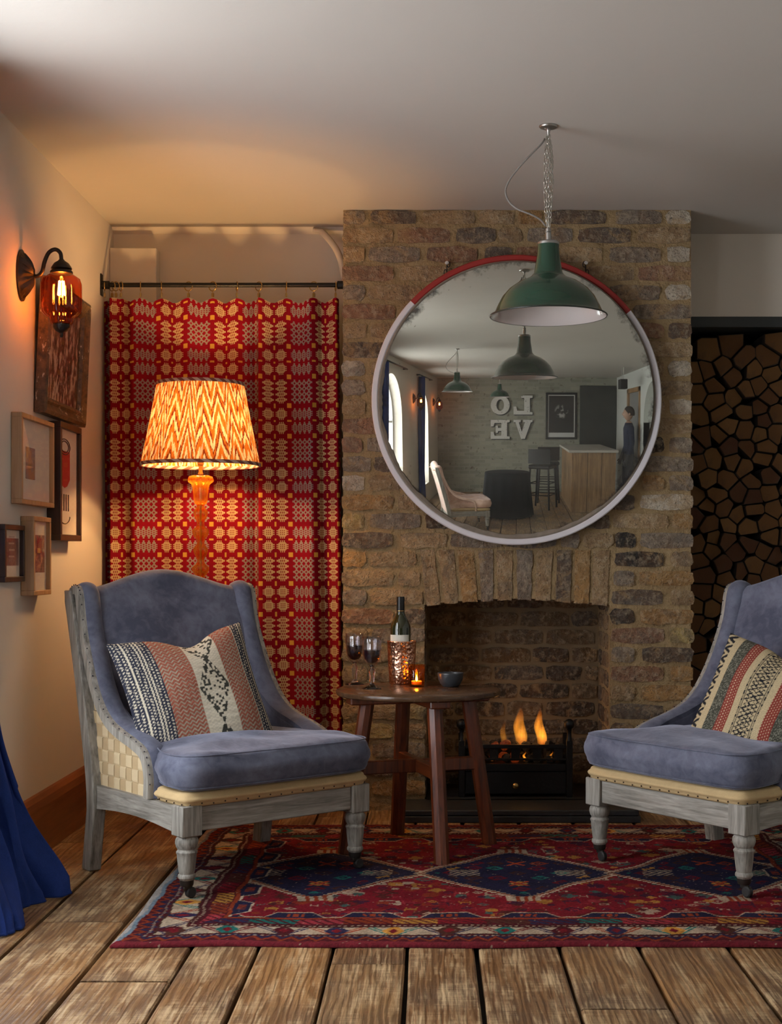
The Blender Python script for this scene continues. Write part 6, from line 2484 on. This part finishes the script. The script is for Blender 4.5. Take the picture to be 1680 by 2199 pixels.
def letter(kind, x, z, w, h, label):
    """On the wall behind the camera; local u runs to the reader's right (towards -x)."""
    d = 0.05
    r = empty('wall_letter', (x, YB, z))
    tag(r, label, 'letter', 'four painted letters on the far brick wall')
    polys = {
        'L': [[(0, 0), (1, 0), (1, 0.42), (0.86, 0.42), (0.80, 0.20), (0.44, 0.20), (0.44, 0.86), (0.60, 0.88), (0.60, 1), (0, 1), (0, 0.88), (0.14, 0.86), (0.14, 0.14), (0, 0.12)]],
        'V': [[(0.40, 0), (0.60, 0), (0.90, 0.87), (1, 0.88), (1, 1), (0.62, 1), (0.62, 0.88), (0.72, 0.87), (0.56, 0.38), (0.40, 0.87), (0.50, 0.88), (0.50, 1), (0, 1), (0, 0.88), (0.09, 0.87)]],
        'E': [[(0, 0), (1, 0), (1, 0.38), (0.86, 0.38), (0.80, 0.17), (0.44, 0.17), (0.44, 0.42), (0.60, 0.42), (0.64, 0.32), (0.74, 0.32), (0.74, 0.70), (0.64, 0.70), (0.60, 0.58), (0.44, 0.58), (0.44, 0.84), (0.80, 0.84), (0.86, 0.66), (1, 0.66), (1, 1), (0, 1), (0, 0.88), (0.14, 0.86), (0.14, 0.14), (0, 0.12)]],
    }
    mb = MB()
    sh = MB()
    fu = lambda u, v: (w / 2 - u * w, v * h)
    if kind == 'O':
        n = 32
        for b, y0, y1, off, mi in ((mb, d - 0.008, d, 0.0, 0), (sh, 0.001, d - 0.009, 0.018, 0)):
            vv, ff = [], []
            for i in range(n):
                a = 2 * PI * i / n
                for rx, rz in ((0.5, 0.5), (0.20, 0.30)):
                    px_, pz_ = fu(0.5 + rx * math.cos(a), 0.5 + rz * math.sin(a))
                    for y in (y0, y1):
                        vv.append((px_ + off, y, pz_ - off))
            for i in range(n):
                j = (i + 1) % n
                A, B = i * 4, j * 4
                ff += [(A, B, B + 2, A + 2), (A + 1, A + 3, B + 3, B + 1), (A, A + 1, B + 1, B), (A + 2, B + 2, B + 3, A + 3)]
            b.add(vv, ff)
    else:
        for poly in polys[kind]:
            mb.prism(poly, lambda u, v: (fu(u, v)[0], d, fu(u, v)[1]), lambda u, v: (fu(u, v)[0], d - 0.008, fu(u, v)[1]))
            sh.prism(poly, lambda u, v: (fu(u, v)[0] + 0.018, d - 0.009, fu(u, v)[1] - 0.018), lambda u, v: (fu(u, v)[0] + 0.018, 0.001, fu(u, v)[1] - 0.018))
    mb.build('painted_face', M_LET, r)
    sh.build('shadow_edge', M_LETS, r)


LW, LH = 0.40, 0.40
letter('L', 0.46, 1.64, LW, LH, 'letter L, upper left of the four on the far wall')
letter('O', -0.02, 1.64, LW, LH, 'letter O, upper right of the four on the far wall')
letter('V', 0.46, 1.13, LW, LH, 'letter V, lower left of the four on the far wall')
letter('E', -0.02, 1.13, LW, LH, 'letter E, lower right of the four on the far wall')

# framed black and white photograph
r = empty('wall_poster', (1.27, YB, 1.12))
tag(r, 'black framed dark photograph on the far brick wall in the mirror', 'picture')
pw, phh = 0.33, 0.98
mb = MB()
for a in ((-pw, pw, 0, 0.045), (-pw, pw, phh - 0.045, phh), (-pw, -pw + 0.045, 0.045, phh - 0.045), (pw - 0.045, pw, 0.045, phh - 0.045)):
    mb.box(a[0], a[1], 0.001, 0.03, a[2], a[3], 0.002)
mb.build('frame', M_BLACK, r)
MB().box(-pw + 0.045, pw - 0.045, 0.002, 0.012, 0.045, phh - 0.045).build('paper', simple('photo_paper', (0.62, 0.62, 0.60), 0.5), r)
t = NT('boxing_style_dark_print')
n = t.noise(t.obj, 7, 5, 0.6)
o_ = t.obj
gx, gz2 = t.n('SeparateXYZ', 0, Vector=o_), t.n('SeparateXYZ', 2, Vector=o_)
dd = t.math('ADD', t.math('POWER', t.math('DIVIDE', gx, 0.16), 2.0), t.math('POWER', t.math('DIVIDE', t.math('SUBTRACT', gz2, 0.58), 0.17), 2.0))
fig = t.math('MULTIPLY', t.ramp(dd, [(0.3, 1.0), (1.0, 0.0)]), t.ramp(n, [(0.48, 0.0), (0.56, 1.0)]))
MB().box(-pw + 0.065, pw - 0.065, 0.0125, 0.014, 0.14, phh - 0.065).build('print', t.done(t.bsdf(Base_Color=t.mix(fig, (0.025, 0.023, 0.023), (0.42, 0.41, 0.40)), Roughness=0.4)), r)

# dark board on the right of the far wall
r = tag(MB().box(1.66, 2.44, YB + 0.001, YB + 0.03, 0.9, 2.25, 0.004).build('menu_board', simple('blackboard', (0.035, 0.038, 0.034), 0.7, 0, 0, 60, 0.3, 6)), 'dark board at the right end of the far wall in the mirror', 'board')

# timber bar counter
M_BARW = m_wood('warm_bar_timber', (0.20, 0.11, 0.05), (0.40, 0.24, 0.11), 0.5, 0.5, 2)
bar = empty('bar_counter', (1.68, -2.4, 0))
tag(bar, 'wooden bar counter with pale top reflected at right in the mirror', 'bar')
for k in range(8):
    MB().box(-0.44, -0.41, -1.0 + 0.25 * k, -1.0 + 0.25 * k + 0.243, 0, 1.0, 0.003).build('board', M_BARW, bar)
for k in range(3):
    MB().box(-0.41 + 0.24 * k, -0.41 + 0.24 * k + 0.233, 0.97, 1.0, 0, 1.0, 0.003).build('board', M_BARW, bar)
MB().box(-0.40, 0.30, -0.98, 0.965, 0, 0.995).build('carcass', M_BLACK, bar)
MB().box(-0.49, 0.34, -1.05, 1.05, 1.001, 1.04, 0.004).build('counter_top', simple('pale_counter', (0.5, 0.48, 0.43), 0.4), bar)


# black bar stools
def stool(loc, rz, label):
    r = empty('bar_stool', loc, rz)
    tag(r, label, 'bar stool', 'black bar stools at the bar')
    for sx in (-1, 1):
        for sy in (-1, 1):
            mb = MB()
            mb.tube([(sx * 0.20, sy * 0.20, 0.002), (sx * 0.165, sy * 0.165, 0.70)], 0.017, 8)
            mb.build('leg', M_BLACK, r)
    mb = MB()
    for z, e in ((0.25, 0.19), (0.45, 0.18)):
        for a in range(4):
            c1 = [(1, 1), (-1, 1), (-1, -1), (1, -1)]
            mb.tube([(c1[a][0] * e, c1[a][1] * e, z), (c1[(a + 1) % 4][0] * e, c1[(a + 1) % 4][1] * e, z)], 0.010, 6)
    mb.build('foot_rails', M_BLACK, r)
    MB().box(-0.20, 0.20, -0.20, 0.20, 0.70, 0.77, 0.02).build('seat', M_BLACK, r)
    MB().grid(lambda u, v: ((u - 0.5) * 0.40, 0.17 + 0.03 * math.cos((u - 0.5) * 3), 0.79 + v * 0.25), 10, 5).build('backrest', M_BLACK, r)
    return r


stool((0.78, -1.85, 0), 0.4, 'nearer black bar stool reflected in front of the bar')
stool((0.92, -2.62, 0), 0.0, 'farther black bar stool reflected behind the other one')

# pink wing chair
pink = armchair('pink velvet wing chair reflected low at left in the mirror', m_velvet('pink_velvet', (0.58, 0.38, 0.30), (0.78, 0.56, 0.46)), detailed=False)
pink['group'] = 'pink velvet chairs'
pink.location = (-0.16, -0.25, 0)
pink.rotation_euler = (0, 0, math.radians(75))

# dark round table under a black cloth
t = empty('draped_table', (0.18, -1.1, 0))
tag(t, 'round table under a black cloth reflected at the bottom of the mirror', 'table')
mb = MB()
mb.lathe([(0.42, 0.02), (0.39, 0.3), (0.365, 0.6), (0.36, 0.70), (0.355, 0.712), (0.34, 0.716), (0.0001, 0.717)], 96, flute=lambda a, q: (0.035 * math.cos(a * 14) * max(0, 1 - q / 3.5)))
mb.build('cloth', m_cloth('black_cloth', (0.025, 0.027, 0.030), 300, 0.2), t, smooth=True)
MB().lathe([(0.22, 0.0), (0.22, 0.02), (0.03, 0.03), (0.03, 0.70)], 24).build('pedestal', M_IRON, t)

# door in the right-hand wall
d1 = struct(MB().box(XR + 0.02, XR + 0.06, -2.75, -1.75, 0, 2.06).build('door_1', simple('grey_glazed_door', (0.30, 0.30, 0.29), 0.15)))
mb = MB()
for a in ((-2.80, -2.72, 0, 2.12), (-1.78, -1.70, 0, 2.12), (-2.80, -1.70, 2.04, 2.12)):
    mb.box(XR - 0.02, XR + 0.06, a[0], a[1], a[2], a[3], 0.003)
mb.build('door_frame', M_BARW, d1)
# hanging sign box
r = empty('hanging_sign', (2.12, -1.6, ZC))
tag(r, 'small dark box sign hanging from the ceiling, at right in the mirror', 'sign')
MB().box(-0.06, 0.06, -0.11, 0.11, -0.36, -0.20, 0.004).build('box', M_BLACK, r)
for y in (-0.08, 0.08):
    MB().tube([(0, y, 0), (0, y, -0.20)], 0.004, 6).build('hanger', M_STEEL, r)


# person in a navy jumper beside the door, seen only in the mirror
def person():
    J = {'pelvis': (0, 0, 0.95, .13, .10), 'waist': (0, 0, 1.10, .125, .09), 'chest': (0, 0, 1.32, .155, .105), 'neck0': (0, 0, 1.47, .065, .065), 'neck': (0, 0.01, 1.53, .055, .055)}
    for s, n in ((-1, 'l'), (1, 'r')):
        J.update({'hip' + n: (s * .10, 0, .90, .09, .09), 'knee' + n: (s * .11, .02, .50, .058, .058), 'ank' + n: (s * .115, -.01, .09, .042, .042), 'toe' + n: (s * .125, .15, .035, .035, .03),
                  'sho' + n: (s * .18, 0, 1.42, .06, .06), 'elb' + n: (s * .235, -.02, 1.14, .045, .045), 'wri' + n: (s * .245, .07, .90, .030, .030), 'hand' + n: (s * .245, .09, .83, .034, .022)})
    E = [('pelvis', 'waist'), ('waist', 'chest'), ('chest', 'neck0'), ('neck0', 'neck')]
    for n in 'lr':
        E += [('pelvis', 'hip' + n), ('hip' + n, 'knee' + n), ('knee' + n, 'ank' + n), ('ank' + n, 'toe' + n), ('chest', 'sho' + n), ('sho' + n, 'elb' + n), ('elb' + n, 'wri' + n), ('wri' + n, 'hand' + n)]
        s = -1 if n == 'l' else 1
        for k in range(5):
            a = 'f%d%s' % (k, n)
            J[a] = (s * (.245 + (.02 if k == 0 else 0)), .075 + (k - 1) * .017 if k else .125, .80 if k else .845, .009, .009)
            J[a + 'b'] = (s * .24, .085 + (k - 1) * .017 if k else .145, .745 + .008 * abs(k - 2) if k else .81, .008, .008)
            E += [('hand' + n, a), (a, a + 'b')]
    names = list(J)
    me = bpy.data.meshes.new('person')
    me.from_pydata([J[n][:3] for n in names], [(names.index(a), names.index(b)) for a, b in E], [])
    o = bpy.data.objects.new('person', me)
    COL.objects.link(o)
    sk = o.modifiers.new('body', 'SKIN')
    for i, n in enumerate(names):
        me.skin_vertices[0].data[i].radius = J[n][3:]
    me.skin_vertices[0].data[0].use_root = True
    ss = o.modifiers.new('smooth', 'SUBSURF')
    ss.levels = ss.render_levels = 2
    t = NT('navy_jumper_dark_trousers')
    z = t.n('SeparateXYZ', 2, Vector=t.obj)
    me.materials.append(t.done(t.bsdf(Base_Color=t.ramp(t.math('DIVIDE', z, 2.0), [(0.0, (0.03, 0.025, 0.02)), (0.045, (0.05, 0.05, 0.06)), (0.48, (0.020, 0.026, 0.055)), (0.745, (0.45, 0.28, 0.20))], 'CONSTANT'), Roughness=0.85)))
    skin = simple('skin', (0.45, 0.28, 0.20), 0.5)
    mb = MB()

    def head(u, v):
        a, b = u * 2 * PI, v * PI
        x, y, z = math.sin(b) * math.cos(a), math.sin(b) * math.sin(a), -math.cos(b)
        jaw = 1 - 0.22 * max(0, -z)
        nose = 0.020 * math.exp(-((x / 0.16) ** 2) - ((z + 0.10) / 0.22) ** 2) * (y > 0)
        brow = 0.004 * math.exp(-((z - 0.12) / 0.1) ** 2) * (y > 0)
        return (0.073 * x * jaw, 0.092 * y * jaw + nose + brow + 0.012, 1.645 + 0.118 * z)
    mb.grid(head, 40, 30, closeu=True)
    for s in (-1, 1):
        mb.sphere((s * 0.074, 0.005, 1.64), 0.022, 10, 6)
    mb.build('head', skin, o, smooth=True)
    mb = MB()
    for s in (-1, 1):
        mb.sphere((s * 0.027, 0.093, 1.655), 0.009, 10, 6)
    mb.build('eyes', simple('eye', (0.05, 0.04, 0.035), 0.2), o, smooth=True)
    MB().grid(lambda u, v: (0.079 * math.sin(v * 1.9) * math.cos(u * 2 * PI), 0.099 * math.sin(v * 1.9) * math.sin(u * 2 * PI) * (1 if math.sin(u * 2 * PI) < 0.2 else 0.92) - 0.004, 1.655 + 0.125 * math.cos(v * 1.9) + (0.035 * max(0, math.sin(u * 2 * PI)) * v)), 40, 14, closeu=True).build('hair', simple('dark_hair', (0.03, 0.02, 0.014), 0.6), o, smooth=True)
    MB().box(-0.022, 0.022, 0.094, 0.101, 1.583, 1.590, 0.002).build('mouth', simple('lips', (0.28, 0.12, 0.10), 0.5), o)
    o.location = (2.27, -1.80, 0)
    o.rotation_euler = (0, 0, math.radians(90))
    return tag(o, 'person in a navy top standing near the door, at right in the mirror', 'person')


person()
